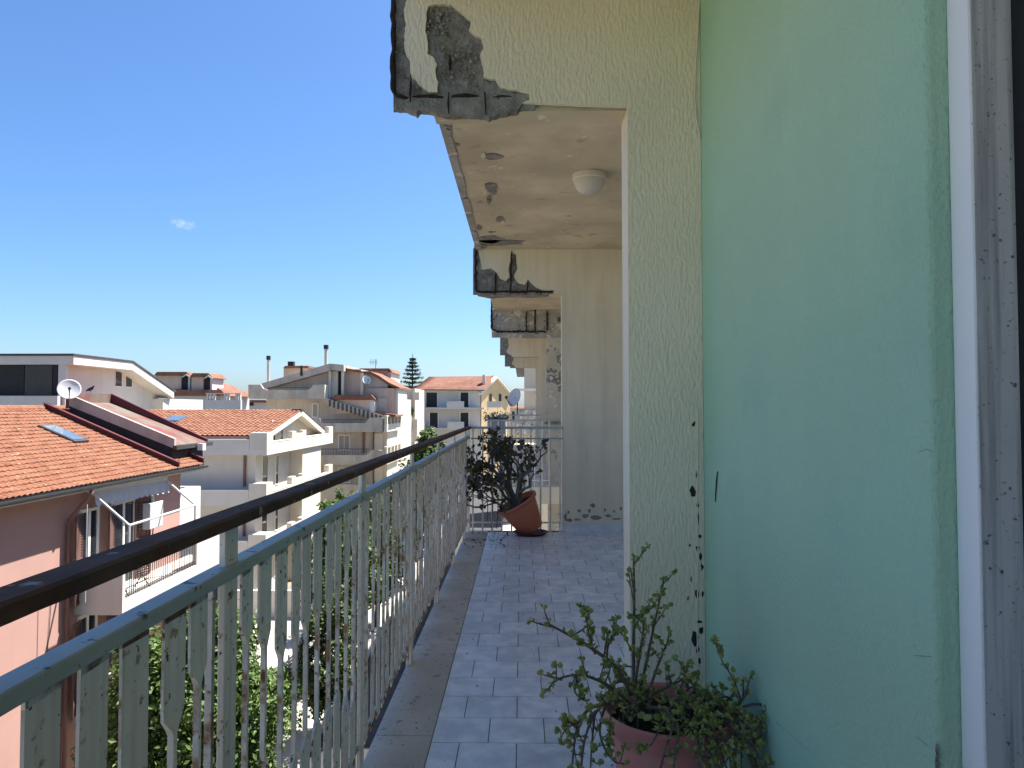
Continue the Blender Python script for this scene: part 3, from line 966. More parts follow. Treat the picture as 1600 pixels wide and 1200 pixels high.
# tangle filling the pot and spilling over its right side
q = random.Random(77)
for k in range(14):
    a0 = q.uniform(0, 6.28); r0_ = .13 * sqrt(q.random())
    p0 = Vector((PC.x + r0_ * cos(a0), PC.y + r0_ * sin(a0), zt - .05))
    a1 = a0 + q.uniform(-.8, .8); r1_ = q.uniform(.08, .19)
    p1_ = Vector((PC.x + r1_ * .6 * cos(a1), PC.y + r1_ * .6 * sin(a1), zt + q.uniform(.0, .06)))
    p2_ = Vector((PC.x + r1_ * cos(a1), PC.y + r1_ * sin(a1), zt + q.uniform(-.01, .05)))
    leafy(curve_pts([p0, p1_, p2_], 4), .0042, .75, .035, 1)
for k in range(11):
    a0 = radians(q.uniform(-85, 20))
    e = Vector((cos(a0), sin(a0), 0))
    c0 = Vector((PC.x, PC.y, 0))
    xlim = XM - .03
    pts = [c0 + e * .10 + Vector((0, 0, zt - .03)), c0 + e * .17 + Vector((0, 0, zt + .03)), c0 + e * q.uniform(.21, .26) + Vector((q.uniform(-.02, .02), 0, zt - q.uniform(.0, .06))),
           c0 + e * q.uniform(.22, .30) + Vector((q.uniform(-.03, .03), 0, zt - q.uniform(.08, .24)))]
    for p in pts: p.x = min(p.x, xlim)
    leafy(curve_pts(pts, 4), .0042, .95, .035, 1)
# a few broad dark leaves lying over the soil
for k in range(26):
    a = rr.uniform(0, 6.28); r = .16 * sqrt(rr.random())
    c = Vector((PC.x + r * cos(a), PC.y + r * sin(a), zt - .02 + rr.uniform(0, .05)))
    leaf_shape(leaf_b, c, rvec(rr) + Vector((0, 0, .2)), Vector((0, 0, 1)), rr.uniform(.02, .04), .028, .002)
stem_b.build('stems', 'stem', pot, smooth=True)
leaf_b.build('foliage', 'leaf', pot, kind='stuff')

# --- far tilted pot with the dark jade tree, and its saucer
SP = at(829, 835, Z=0.0)
sc_ = MB().lathe([(0, .008), (.120, .008), (.158, .030), (.166, .030), (.168, .024), (.128, .001), (0, .001)], SP, 48)
tag(sc_.build('plant_saucer', 'maroon', origin=SP, smooth=True), 'dark red plastic saucer on the tiles under the tilted pot', 'saucer')
tilt = Matrix.Rotation(radians(-29), 3, 'Y') @ Matrix.Rotation(radians(6), 3, 'X')
BP = SP + Vector((.012, 0, .050))          # centre of the tilted pot's base
jade = thing('potted_plant', (SP.x, SP.y, 0), 'tilted terracotta pot with a dark leafy jade tree by the end railing', 'plant')
MB().lathe([(0, 0), (.112, 0), (.118, .006), (.182, .262), (.184, .275), (.203, .280), (.208, .300), (.206, .310), (.196, .310), (.190, .296), (.178, .260), (0, .260)],
           BP, 52, tilt).build('pot', 'terracotta', jade, smooth=True)
MB().lathe([(0, .268), (.10, .264), (.178, .262)], BP, 30, tilt).build('soil', 'soil', jade, smooth=True)
stem_b = MB(); leaf_b = MB()
rr = random.Random(33)
top = BP + tilt @ Vector((0, 0, .25))


def jade_branch(p, d, ln, r, lev):
    n = 5
    path = [p]
    cur = p.copy(); dd = d.normalized()
    for i in range(n):
        dd = (dd + rvec(rr) * .24 + Vector((0, 0, .06))).normalized()
        cur = cur + dd * ln / n
        path.append(cur.copy())
    stem_b.tube(path, [r * (1 - .35 * i / n) for i in range(n + 1)], 7)
    if lev == 0:
        for _ in range(rr.randint(7, 11)):
            l_ = rr.uniform(.024, .040)
            leaf_shape(leaf_b, cur + rvec(rr) * .010, dd * .5 + rvec(rr), rvec(rr), l_, l_ * .8, l_ * .16)
        return
    m = rr.choice((2, 2, 3))
    for k in range(m):
        nd = (dd * .75 + rvec(rr) * .75 + Vector((-.34, 0, .08))).normalized()
        jade_branch(cur, nd, ln * rr.uniform(.62, .85), r * .62, lev - 1)
    if lev >= 2 and rr.random() < .8:
        nd = (dd * .5 + rvec(rr) * .9).normalized()
        jade_branch(path[3], nd, ln * .6, r * .5, lev - 2)


for (tu, tv, dy, ln, r, lev) in ((765, 712, -.10, .24, .030, 4), (778, 700, .06, .26, .034, 4), (742, 745, .05, .21, .022, 4), (800, 690, .0, .24, .022, 3),
                                 (750, 710, -.02, .24, .022, 4), (755, 780, -.05, .19, .015, 3), (790, 680, .08, .27, .020, 4), (735, 720, 0, .22, .018, 3), (740, 790, .03, .2, .014, 3)):
    tgt = at(tu, tv, Y=top.y + dy)
    st = top + Vector((rr.uniform(-.05, .03), rr.uniform(-.04, .04), -.01))
    jade_branch(st, tgt - st, ln, r, lev)
# hanging stems at the left
for (u0, v0, u1, v1) in ((770, 770, 768, 828), (778, 775, 776, 826), (760, 770, 762, 815)):
    a = at(u0, v0, Y=top.y - .05); c = at(u1, v1, Y=top.y - .05)
    stem_b.tube([a, (a + c) / 2 + Vector((.006, 0, 0)), c], [.006, .005, .004], 6)
stem_b.build('trunk_and_branches', 'stem_d', jade, smooth=True)
leaf_b.build('foliage', 'leaf_d', jade, kind='stuff')

# litter on the floor
lb = MB()
rr = random.Random(8)
for k in range(46):
    x = rr.uniform(-.5, -.12); y = rr.uniform(6.2, 6.92)
    leaf_shape(lb, Vector((x, y, .004)), Vector((rr.uniform(-1, 1), rr.uniform(-1, 1), .25)), Vector((0, 0, 1)), rr.uniform(.012, .035), .018, .004)
for k in range(70):
    x = rr.uniform(-.5, .55); y = rr.uniform(2.2, 6.5)
    leaf_shape(lb, Vector((x, y, .003)), Vector((rr.uniform(-1, 1), rr.uniform(-1, 1), .1)), Vector((0, 0, 1)), rr.uniform(.006, .016), .007, .002)
tag(lb.build('leaf_litter', 'leaf_dead'), 'dry fallen leaves and crumbs scattered on the tiles', 'leaves', kind='stuff')

# ------------------------------------------------------------------ neighbour's balcony and the end of our street side
pb = thing('planter_box', at(775, 668, Y=11.05), 'grey planter box with grey-green plants hung on the neighbour railing corner', 'planter')
a = at(762, 657, Y=11.02); c = at(789, 678, Y=11.02)
MB().box(a.x, c.x, 11.02, 11.25, c.z, a.z).build('box', 'planter', pb, bevel=.01)
lb = MB(); rr = random.Random(3)
for k in range(420):
    p = Vector((rr.uniform(a.x - .06, c.x + .06), rr.uniform(11.0, 11.28), a.z + abs(rr.gauss(0, .06))))
    leaf_shape(lb, p, rvec(rr), rvec(rr), rr.uniform(.02, .04), .02, .002)
lb.build('foliage', 'flower', pb, kind='stuff')


def sat_dish(center, aim, r, label, mast_to, depth=.16):
    t = thing('satellite_dish', mast_to, label, 'satellite dish')
    q = Vector(aim).normalized().to_track_quat('Z', 'Y').to_matrix()
    prof = [(r * k / 10, -depth * r * 2 * (1 - (k / 10) ** 2) * .55) for k in range(0, 11)]
    back = [(r * k / 10, -depth * r * 2 * (1 - (k / 10) ** 2) * .55 - .012) for k in range(10, -1, -1)]
    MB().lathe(prof + back, center, 36, q).build('reflector', 'dish', t, smooth=True)
    c = Vector(center)
    foot = c + q @ Vector((0, -r * .95, 0)); tip = c + q @ Vector((0, -r * .35, r * 1.05))
    MB().tube([foot, tip], .016 * r / .35, 6).build('feed_arm', 'darksteel', t)
    MB().tube([tip, tip + q @ Vector((0, r * .12, -r * .2))], .045 * r / .35, 8).build('receiver', 'darksteel', t)
    MB().tube([c + q @ Vector((0, 0, -depth * r)), Vector((c.x, c.y, c.z)) + q @ Vector((0, 0, -r * .5)), mast_to], .02, 6).build('mast', 'darksteel', t)
    return t


dc = at(803, 621, Y=21.5)
sat_dish(dc, (-.75, -.6, .3), .29, 'pale satellite dish on the far neighbour balcony, right of the white house', (dc.x + .1, 21.7, 1.0))

# next apartment block down the street
nb = thing('apartment_block', (4, 36, GZ), 'weathered apartment block with stacked balconies beyond the crumbling beams', 'building')
box('wall', 'cream_r', nb, .8, 9, 29.5, 58, GZ, 4.4)
for k, (z0, z1) in enumerate(((3.1, 4.3), (.1, 1.1), (-2.9, -1.9), (-5.9, -4.9))):
    box('balcony', 'concrete_lt', nb, -.30, .798, 29.5, 44, z0, z1)
box('awning_edge', 'trim', nb, -.2, .79, 29.4, 29.49, 1.9, 2.0)
box('pier', 'cream_r', nb, .1, .795, 29.7, 30.2, GZ, 3.09)
nb2 = thing('ochre_house', (1, 75, GZ), 'small sunlit ochre house far down the street behind the satellite dish', 'building')
box('wall', 'yellow_r', nb2, -1.2, 3, 72, 80, GZ, 1.2)
box('balcony', 'white_far', nb2, -2.6, -1.202, 71, 80, -.9, .2)
box('window', 'glass_d', nb2, -1.0, -.4, 71.95, 71.998, -.2, .8)

# ------------------------------------------------------------------ house-building helpers
def tiled_roof(parent, e0, e1, r0, r1, name='roof_tiles', m='rooftile', colw=.22, course=.36, hgt=.045):
    """clay pan-tile roof between eave e0-e1 and ridge r0-r1 (world points), real corrugation and lapped courses"""
    e0, e1, r0, r1 = map(Vector, (e0, e1, r0, r1))
    L_ = (e1 - e0).length; S_ = (r0 - e0).length
    nrm = (e1 - e0).cross(r0 - e0).normalized()
    if nrm.z < 0: nrm = -nrm
    nc = max(2, int(L_ / colw)); nrw = max(2, int(S_ / course))
    seg = 4
    nu = nc * seg
    b = MB(); vs = []; fs = []
    rnd = random.Random(int(L_ * 100))
    lines = []
    for r in range(nrw):
        lines += [(r / nrw, .028), ((r + .999) / nrw, .0)]
    cj = [[rnd.uniform(-.008, .008) for _ in range(nc + 1)] for _ in range(nrw)]
    for li, (t, lift) in enumerate(lines):
        a = e0.lerp(r0, t); c = e1.lerp(r1, t)
        row = li // 2
        for k in range(nu + 1):
            s_ = k / nu
            ph = (k % seg) / seg
            wv = abs(sin(pi * ph))
            vs.append(a.lerp(c, s_) + nrm * (hgt * wv + lift + cj[row][k // seg]))
    for li in range(len(lines) - 1):
        for k in range(nu):
            i = li * (nu + 1) + k
            fs.append((i, i + 1, i + nu + 2, i + nu + 1))
    b._add(vs, fs)
    return b.build(name, m, parent, kind='stuff')


def window_on_x(parent, X, y0, y1, z0, z1, frame=.07, m='glass_d', fm='trim', name='window'):
    """window in a wall facing +X"""
    w = MB().box(X - .08, X + .012, y0, y1, z0, z1).build(name, m, parent)
    f = MB()
    f.box(X + .002, X + .045, y0 - frame, y0, z0 - frame, z1 + frame).box(X + .002, X + .045, y1, y1 + frame, z0 - frame, z1 + frame)
    f.box(X + .002, X + .045, y0, y1, z1, z1 + frame).box(X + .002, X + .045, y0, y1, z0 - frame, z0)
    f.build('frame', fm, w)
    return w


def window_on_y(parent, Y, x0, x1, z0, z1, frame=.07, m='glass_d', fm='trim', name='window', mull=True):
    """window in a wall facing -Y"""
    w = MB().box(x0, x1, Y - .012, Y + .08, z0, z1).build(name, m, parent)
    f = MB()
    f.box(x0 - frame, x0, Y - .045, Y - .002, z0 - frame, z1 + frame).box(x1, x1 + frame, Y - .045, Y - .002, z0 - frame, z1 + frame)
    f.box(x0, x1, Y - .045, Y - .002, z1, z1 + frame).box(x0, x1, Y - .045, Y - .002, z0 - frame, z0)
    if mull: f.box((x0 + x1) / 2 - .03, (x0 + x1) / 2 + .03, Y - .04, Y - .0125, z0, z1)
    f.build('frame', fm, w)
    return w


def shutter(parent, hinge, along, z0, z1, w):
    """louvred shutter standing at hinge, leaf running along a horizontal direction"""
    d = Vector((along[0], along[1], 0)).normalized(); n = Vector((-d.y, d.x, 0)); h = Vector(hinge)
    b = MB()
    P = lambda s, z, o=0: Vector((h.x, h.y, z)) + d * s + n * o
    for s in (0, w):
        b.bar(P(s, z0), P(s, z1), .05, .045, up=n)
    for z in (z0, (z0 + z1) / 2, z1):
        b.bar(P(0, z), P(w, z), .045, .06)
    k = int((z1 - z0) / .075)
    for i in range(1, k):
        z = z0 + (z1 - z0) * i / k
        b._add([P(.02, z - .026, .018), P(w - .02, z - .026, .018), P(w - .02, z + .026, -.018), P(.02, z + .026, -.018)], [(0, 1, 2, 3)])
    return b.build('shutter', 'shutter', parent)


R_ = lambda z: z + CAM_Z        # heights measured from the eye

# ------------------------------------------------------------------ pink house across the street
PXW = -12.0
pink = thing('pink_house', (-14.5, 18, GZ), 'pink rendered house with clay tile roof and white balconies, left of the railing', 'building')
YE = 24.9
box('wall', 'pink', pink, -20.5, PXW, 6.0, YE, GZ, R_(-2.02))
GX, GZ_ = -11.4, R_(-2.05)
RX, RZ = -16.0, R_(-.06)
# roof deck under the tiles
MB().prism([(GX, 6, GZ_ - .06), (RX, 6, RZ - .06), (-20.6, 6, GZ_ - .06), (-20.6, 6, GZ_ - .16), (GX, 6, GZ_ - .16)], (0, 25.35 - 6, 0)).build('roof_deck', 'trim', pink)
tiled_roof(pink, (GX, 6, GZ_), (GX, 25.4, GZ_), (RX, 6, RZ), (RX, 25.4, RZ), colw=.19, course=.235, hgt=.04)
tiled_roof(pink, (-20.6, 6, GZ_), (-20.6, 25.4, GZ_), (RX, 6, RZ), (RX, 25.4, RZ))
MB().tube([(RX, 6, RZ + .02), (RX, 25.4, RZ + .02)], .11, 8).build('ridge_cap', 'rooftile', pink)
# gutter: half-round trough
b = MB(); vs = []; fs = []
for k in range(9):
    a = pi + pi * k / 8
    for y in (6.0, 25.45):
        vs.append((GX + .06 + .085 * cos(a), y, GZ_ - .03 + .085 * sin(a)))
for k in range(8):
    fs.append((2 * k, 2 * k + 1, 2 * k + 3, 2 * k + 2))
b._add(vs, fs)
b.box(GX - .03, GX - .001, 6, 25.4, GZ_ - .15, GZ_ - .03)
b.build('gutter', 'gutter', pink)


def on_roof(u, v):
    """point of the pink roof plane at pixel"""
    d = CAM_R @ Vector(((u - 800) / FPX, (600 - v) / FPX, -1.0))
    n = Vector((RZ - GZ_, 0, -(RX - GX))).normalized()
    if n.z < 0: n = -n
    t = (Vector((GX, 0, GZ_)) - CAM_P).dot(n) / d.dot(n)
    return CAM_P + d * t, n


# maroon flashings running up the slope
for yy in (23.6, 25.42):
    b = MB()
    for (dz0, dz1, wy) in ((-.02, .20, .05), (.20, .23, .16)):
        b.prism([(GX - .02, yy - wy / 2, GZ_ + dz0), (RX, yy - wy / 2, RZ + dz0), (RX, yy - wy / 2, RZ + dz1), (GX - .02, yy - wy / 2, GZ_ + dz1)], (0, wy, 0))
    b.build('flashing', 'maroon', pink)
# skylight
c, n = on_roof(98, 681)
q0, _ = on_roof(70, 671); 
sk = MB()
sx = Vector((RX - GX, 0, RZ - GZ_)).normalized(); sy = Vector((0, 1, 0))
hw, hl = .36, .62
pts = [c + sx * (-hl) - sy * hw, c + sx * (-hl) + sy * hw, c + sx * hl + sy * hw, c + sx * hl - sy * hw]
sk.prism([p + n * .02 for p in pts], n * .09)
so = sk.build('skylight', 'gutter', pink)
g = MB(); pts2 = [c + (p - c) * .84 for p in pts]
g.prism([p + n * .1105 for p in pts2], n * .012)
g.build('pane', 'skyglass', so)
# raised lean-to roof at the far end
cn = MB()
YA, YB = 24.25, 26.6
lo = lambda x: R_(-1.27 + (x + 11.9) * (-1.42 / 3.55) * 1.0) if False else R_(-1.27 - (x + 11.9) * .40)
XL0, XL1 = -11.85, -15.5
cn.prism([(XL0, YA, lo(XL0) - .12), (XL1, YA, lo(XL1) - .12), (XL1, YA, lo(XL1)), (XL0, YA, lo(XL0))], (0, YB - YA, 0))
lean = cn.build('lean_to_roof', 'redmetal', pink)
b = MB().prism([(XL0, YA - .14, lo(XL0) - .12), (XL1, YA - .14, lo(XL1) - .12), (XL1, YA - .14, lo(XL1) + .26), (XL0, YA - .14, lo(XL0) + .22)], (0, .138, 0))
b.build('parapet', 'board_r', lean)
MB().prism([(XL0, YB, lo(XL0) - .1), (XL1, YB, lo(XL1) - .1), (XL1, YB, lo(XL1) + .34), (XL0, YB, lo(XL0) + .1)], (0, .12, 0)).build('flashing', 'maroon', lean)
MB().box(XL1 - .12, XL1 - .002, YA - .14, YB + .12, lo(XL1) - .2, lo(XL1) + .34).build('upstand', 'redmetal', lean)
MB().bar((XL0 + .05, YA - .2, lo(XL0) - .08), (XL0 + .05, YB + .3, lo(XL0) - .08), .13, .14).build('gutter', 'gutter', lean)
MB().prism([(XL0 - .1, YA - .1, lo(XL0) - .121), (XL1, YA - .1, lo(XL1) - .121), (XL1, YA - .1, lo(XL1) - .8), (XL0 - .1, YA - .1, lo(XL0) - .8)], (0, YB - YA, 0)).build('shadowed_wall', 'dark', lean)  # coloured near black as the shadow below the sloping parapet
box('vent_box', 'trim', pink, -11.7, -11.5, 25.5, 25.75, R_(-1.55), R_(-1.3))

# balconies (upper and lower) with railings
YB0, YB1 = at(191, 940, X=-10.7).y, at(307, 890, X=-10.7).y
for lev, zf in enumerate((R_(-5.30), R_(-8.17))):
    sl = box('balcony_slab', 'white_r', pink, PXW + .002, -10.7, YB0, 25.6, zf - .26, zf)
    MB().box(PXW + .003, -10.7, YB0 + .002, YB0 + .12, zf + .001, zf + 1.05).build('side_parapet', 'white_r', sl)
    MB().box(-10.82, -10.70, YB1, 25.6, zf + .001, zf + 1.1).build('front_parapet', 'white_r', sl)
    MB().box(-10.80, -10.70, YB0 + .13, YB1 - .01, zf + .001, zf + .12).build('plinth', 'white_r', sl)
    b = MB()
    b.bar((-10.75, YB0 + .12, zf + 1.02), (-10.75, YB1, zf + 1.02), .04, .04)
    b.bar((-10.75, YB0 + .12, zf + .18), (-10.75, YB1, zf + .18), .03, .03)
    k = 0
    y = YB0 + .2
    while y < YB1:
        b.bar((-10.75, y, zf + .13), (-10.75, y, zf + 1.0), .018, .018)
        y += .11
    b.build('railing', 'darksteel', sl)
# doors of the pink house
for lev, zf in enumerate((R_(-5.30), R_(-8.17))):
    for (u0, u1, v0) in ((126, 150, 796), (176, 207, 784)):
        ya = at(u0, 820, X=PXW).y; yb = at(u1, 820, X=PXW).y
        w = window_on_x(pink, PXW, ya, yb, zf + .03, zf + 2.42, .09, name='door')
        MB().box(PXW + .013, PXW + .035, (ya + yb) / 2 - .05, (ya + yb) / 2 + .05, zf + .03, zf + 2.42).build('stile', 'trim', w)
        shutter(pink, (PXW + .06, ya - .03, 0), (.35, -1), zf + .06, zf + 2.4, .62)
        if u0 > 150:
            shutter(pink, (PXW + .06, yb + .05, 0), (.22, 1), zf + .06, zf + 2.4, .62)
# ground floor windows
for (y0, y1) in ((12.2, 13.2), (15.2, 16.2), (19.4, 20.6)):
    window_on_x(pink, PXW, y0, y1, GZ + .9, GZ + 2.3)
window_on_x(pink, PXW, 8.0, 9.0, R_(-4.3), R_(-2.9))
# downpipe
yd = at(101, 900, X=PXW).y
MB().tube([(GX + .05, at(141, 768, X=GX).y, GZ_ - .12), (GX + .03, at(140, 772, X=GX).y, GZ_ - .25), (PXW + .1, yd + .02, at(103, 812, X=PXW).z), (PXW + .09, yd, at(101, 826, X=PXW).z), (PXW + .09, yd, GZ)], .055, 10).build('downpipe', 'brownpipe', pink, smooth=True)
MB().tube([(PXW + .02, yd - .55, R_(-5.0)), (PXW + .02, yd - .65, R_(-6.2)), (PXW + .02, yd - .75, R_(-7.6))], .008, 5).build('wall_cable', 'darksteel', pink)
box('side_wing', 'white_r', pink, -12.9, -12.05, 25.0, 26.6, R_(-5.0), R_(-2.95))
box('shade_sheet', 'dark', pink, -12.9, -11.0, 25.7, 25.9, GZ, R_(-6.4))  # near-black sheet standing in for deep shade past the house end

# awning frame on the pink house
aw = thing('awning', (PXW, 21, R_(-2.4)), 'folded grey scalloped awning with white frame arms under the pink house eave', 'awning')
A0 = at(141, 768, X=-11.75); A1 = at(258, 749, X=-11.75)
MB().bar(A0 + Vector((0, 0, .02)), A1 + Vector((0, 0, .02)), .16, .14).build('cassette', 'steel', aw)
b = MB(); n = 26; vs = []; fs = []
Q = [A0.lerp(A1, k / (n * 4)) for k in range(n * 4 + 1)]
for k, p in enumerate(Q):
    sc2 = abs(sin(pi * (k / 4.0) * .5))
    vs += [p + Vector((.09, 0, -.02)), p + Vector((.17 + .02 * sin(k * .7), 0, -.36 - .07 * sc2))]
for k in range(n * 4):
    fs.append((2 * k, 2 * k + 2, 2 * k + 3, 2 * k + 1))
b._add(vs, fs); b.build('valance', 'awning', aw)
B0 = at(202, 821, X=-10.55); B1 = at(305, 789, X=-10.55)
MB().tube([A0, B0], .035, 8).build('arm', 'steel', aw)
MB().tube([A1, B1], .035, 8).build('arm', 'steel', aw)
MB().tube([B0, B1], .035, 8).build('front_bar', 'steel', aw)
MB().tube([B0, Vector((B0.x, B0.y, R_(-4.2)))], .032, 8).build('pole', 'steel', aw)
MB().tube([B1, Vector((B1.x, B1.y, R_(-4.2)))], .032, 8).build('pole', 'steel', aw)
p = at(136, 800, X=-11.2)
MB().tube([Vector((p.x, p.y, R_(-2.5))), Vector((p.x, p.y, R_(-5.0)))], .012, 6).build('crank_rod', 'steel', aw)

wh = thing('water_heater', at(242, 803, X=PXW), 'white wall-hung boiler box on the pink house balcony', 'boiler')
a = at(232, 787, X=PXW + .3); c = at(252, 821, X=PXW + .3)
MB().box(PXW + .002, PXW + .36, a.y, c.y, c.z, a.z).build('casing', 'steel', wh, bevel=.02)
MB().tube([(PXW + .2, (a.y + c.y) / 2, a.z), (PXW + .2, (a.y + c.y) / 2, a.z + .25), (PXW + .2, (a.y + c.y) / 2 + .25, a.z + .3)], .07, 8).build('flue', 'steel', wh)
for k in range(3):
    y = a.y + (c.y - a.y) * (.25 + .25 * k)
    MB().tube([(PXW + .15, y, c.z), (PXW + .12, y, c.z - .3), (PXW + .04, y + .05, c.z - .4)], .018, 6).build('pipe', 'darksteel', wh)
rk = thing('drying_rack', (-11.1, 20.2, R_(-5.29)), 'thin metal drying rack on the upper pink house balcony', 'rack')
b = MB()
for k in range(8):
    b.bar((-11.4 + .07 * k, 19.8, R_(-4.5)), (-11.4 + .07 * k, 20.9, R_(-4.5)), .012)
b.build('wires', 'darksteel', rk)
for y in (19.8, 20.9):
    b = MB(); b.bar((-11.42, y, R_(-4.5)), (-10.9, y, R_(-4.5)), .02); b.bar((-11.4, y, R_(-5.29)), (-10.92, y, R_(-4.5)), .02); b.bar((-10.92, y, R_(-5.29)), (-11.4, y, R_(-4.5)), .02)
    b.build('leg_frame', 'darksteel', rk)

dc = at(108, 608, Y=24.0)
sat_dish(dc, (.55, -.8, .35), .36, 'white satellite dish on the pink house roof ridge', (dc.x - .05, 24.3, R_(.05)))
bp = at(141, 608, Y=26.5)
bird = thing('bird', (bp.x, bp.y, bp.z - .1), 'small dark pigeon perched on the red roof edge by the dish', 'bird')
b = MB()
prof = []
path = [bp + Vector((-.17, 0, -.07)), bp + Vector((-.10, 0, -.04)), bp + Vector((-.02, 0, -.01)), bp + Vector((.06, 0, .03)), bp + Vector((.10, 0, .07)), bp + Vector((.13, 0, .11)), bp + Vector((.17, 0, .10))]
b.tube(path, [.015, .04, .065, .06, .035, .032, .006], 8)
b.build('body', 'bird', bird, smooth=True)
MB().tube([bp + Vector((.01, .0, -.05)), bp + Vector((.015, 0, -.12))], .008, 5).build('leg', 'bird', bird)

# ------------------------------------------------------------------ cream house with gable (middle distance)
ch = thing('cream_house', (-20, 47, GZ), 'cream house with clay gable roof and wraparound balcony parapets, behind the pink house', 'building')
Y0, XG = 41.0, -15.4
box('wall', 'white_r', ch, -30, XG, Y0, 53.6, GZ, R_(-1.7))
AP = at(455, 637, X=XG)
eL = at(398, 681, X=XG); eR = at(492, 676, X=XG)
zr = AP.z - .15
MB().prism([(XG, Y0, R_(-1.7)), (XG, 53.6, R_(-1.7)), (XG, AP.y, zr - .25)], (-14.6, 0, 0)).build('gable_wall', 'cream_r', ch)
XV = XG + .75
tiled_roof(ch, (-30, eL.y - .5, eL.z + .02), (XV, eL.y - .5, eL.z + .02), (-30, AP.y, zr), (XV, AP.y, zr), colw=.28, course=.34)
tiled_roof(ch, (-30, eR.y + .6, eR.z + .02), (XV, eR.y + .6, eR.z + .02), (-30, AP.y, zr), (XV, AP.y, zr), colw=.28, course=.34)
for (e, s) in ((eL, -.5), (eR, .6)):
    MB().prism([(XV - .02, e.y + s, e.z - .02), (XV - .02, AP.y, zr - .04), (XV - .02, AP.y, zr - .36), (XV - .02, e.y + s, e.z - .34)], (-.16, 0, 0)).build('verge', 'cream_r', ch)
MB().prism([(XV - .2, eL.y - .5, eL.z - .06), (XV - .2, AP.y, zr - .08), (XV - .2, eR.y + .6, eR.z - .06), (XV - .2, eR.y + .6, eR.z - .2), (XV - .2, AP.y, zr - .22), (XV - .2, eL.y - .5, eL.z - .2)], (-14, 0, 0)).build('eaves_soffit', 'cream_r', ch)
MB().box(-30, XV - .3, eL.y - .62, eL.y - .48, eL.z - .14, eL.z).build('gutter', 'brownpipe', ch)
box('chimney_vent', 'dark', ch, XV - .6, XV + .02, AP.y - .35, AP.y + .1, zr - .1, zr + .05)
# skylight in the slope
s_ = at(276, 650, Y=44.5)
sk = MB(); sdir = Vector((0, AP.y - eL.y, zr - eL.z)).normalized(); nn = Vector((0, -sdir.z, sdir.y)); cc = Vector((s_.x, 44.3, 0))
cc.z = eL.z + (zr - eL.z) * (44.3 - (eL.y - .5)) / (AP.y - (eL.y - .5))
pts = [cc - sdir * .6 - Vector((.5, 0, 0)), cc - sdir * .6 + Vector((.5, 0, 0)), cc + sdir * .6 + Vector((.5, 0, 0)), cc + sdir * .6 - Vector((.5, 0, 0))]
sk.prism([p + nn * .03 for p in pts], nn * .1).build('skylight', 'skyglass', ch)
# balcony levels
XP, YP = at(417, 711, Y=40).x, 40.0
ST = 2.86
for lev in range(3):
    zb = R_(-2.70 - ST * lev)
    ce = box('balcony', 'white_r', ch, -29, XP - .001, YP, Y0 - .002, zb, zb + .30)
    MB().box(XG + .002, XP, Y0 - .001, 54, zb, zb + .30).build('side_slab', 'cream_r', ce)
    MB().box(-29, XP - 1.02, YP, YP + .14, zb + .301, zb + .86).build('parapet', 'white_r', ce)
    MB().box(XP - 1.0, XP, YP - .02, YP + 1.0, zb + .302, zb + 1.26).build('corner_post', 'cream_r', ce)
    ya = YP + 1.0
    for (y0, y1, h, th) in ((YP + 1.01, 44.4, .70, .14), (44.41, 45.2, 1.2, .3), (45.21, 46.5, 1.05, .1), (46.51, 47.3, 1.2, .3), (47.31, 52.9, .72, .14), (52.91, 54, 1.25, .35)):
        MB().box(XP - th, XP, y0, y1, zb + .302, zb + h).build('parapet', 'cream_r', ce)
    MB().box(-29, XP - 1.03, YP - .03, YP + .17, zb + .862, zb + .90).build('coping', 'trim', ce)
    MB().box(XP - .22, XP + .02, 47.32, 52.9, zb + .722, zb + .76).build('coping', 'trim', ce)
    b = MB()
    b.box(XP - .22, XP + .02, YP + 1.02, 44.39, zb + .702, zb + .74)
    b.build('coping', 'trim', ce)
    # windows on the lit side
    window_on_x(ch, XG, 42.0, 42.9, zb - 2.3, zb - .2, .05, name='door')
    window_on_x(ch, XG, 44.3, 44.8, zb - 2.1, zb - .35, .05)
    MB().tube([(at(383, 730, Y=Y0).x, Y0 - .06, zb - .01), (at(383, 730, Y=Y0).x, Y0 - .06, zb - ST + 1.0)], .09, 8).build('downpipe', 'brownpipe', ch)
window_on_x(ch, XG, 43.6, 44.2, R_(-2.2), R_(-.85), .05)
window_on_x(ch, XG, 45.1, 45.6, R_(-2.2), R_(-.75), .05)
box('projecting_bay', 'cream_r', ch, XG + .003, -14.6, 47.2, 51.5, GZ, R_(-2.71))
# garden wall of the cream house
gw = box('garden_wall', 'cream_r', None, -24, -10.4, 38.6, 38.85, GZ, GZ + 1.5)
tag(gw, 'low cream garden wall in front of the cream house', 'wall')

# slatted fence along the pavement
fe = thing('slatted_fence', (-9.5, 30, GZ), 'grey horizontal slat fence on a low wall along the far pavement', 'fence')
box('plinth', 'pavement', fe, -9.62, -9.45, 23, 38, GZ, GZ + .32)
s = None
for k in range(6):
    z = GZ + .40 + .14 * k
    if s is None:
        s = MB().box(-.015, .015, -7.5, 7.5, -.045, .045).build('slat', 'grey_fence', fe, origin=(0, 0, 0)); s.location = Vector((-9.53, 30.5, z)) - WL[fe.name]
    else:
        inst(s, fe, (-9.53, 30.5, z))
s = None
for k in range(8):
    y = 23.1 + 2.1 * k
    if s is None:
        s = MB().box(-.03, .03, -.03, .03, 0, 1.25).build('post', 'grey_fence', fe, origin=(0, 0, 0)); s.location = Vector((-9.58, y, GZ)) - WL[fe.name]
    else:
        inst(s, fe, (-9.58, y, GZ))

# ------------------------------------------------------------------ concrete apartment house with stepped roofs
FY = 64.0
cb_ = thing('concrete_house', (-16, 70, GZ), 'weathered grey concrete apartment house with stepped sloping roofs and flue pipes', 'building')


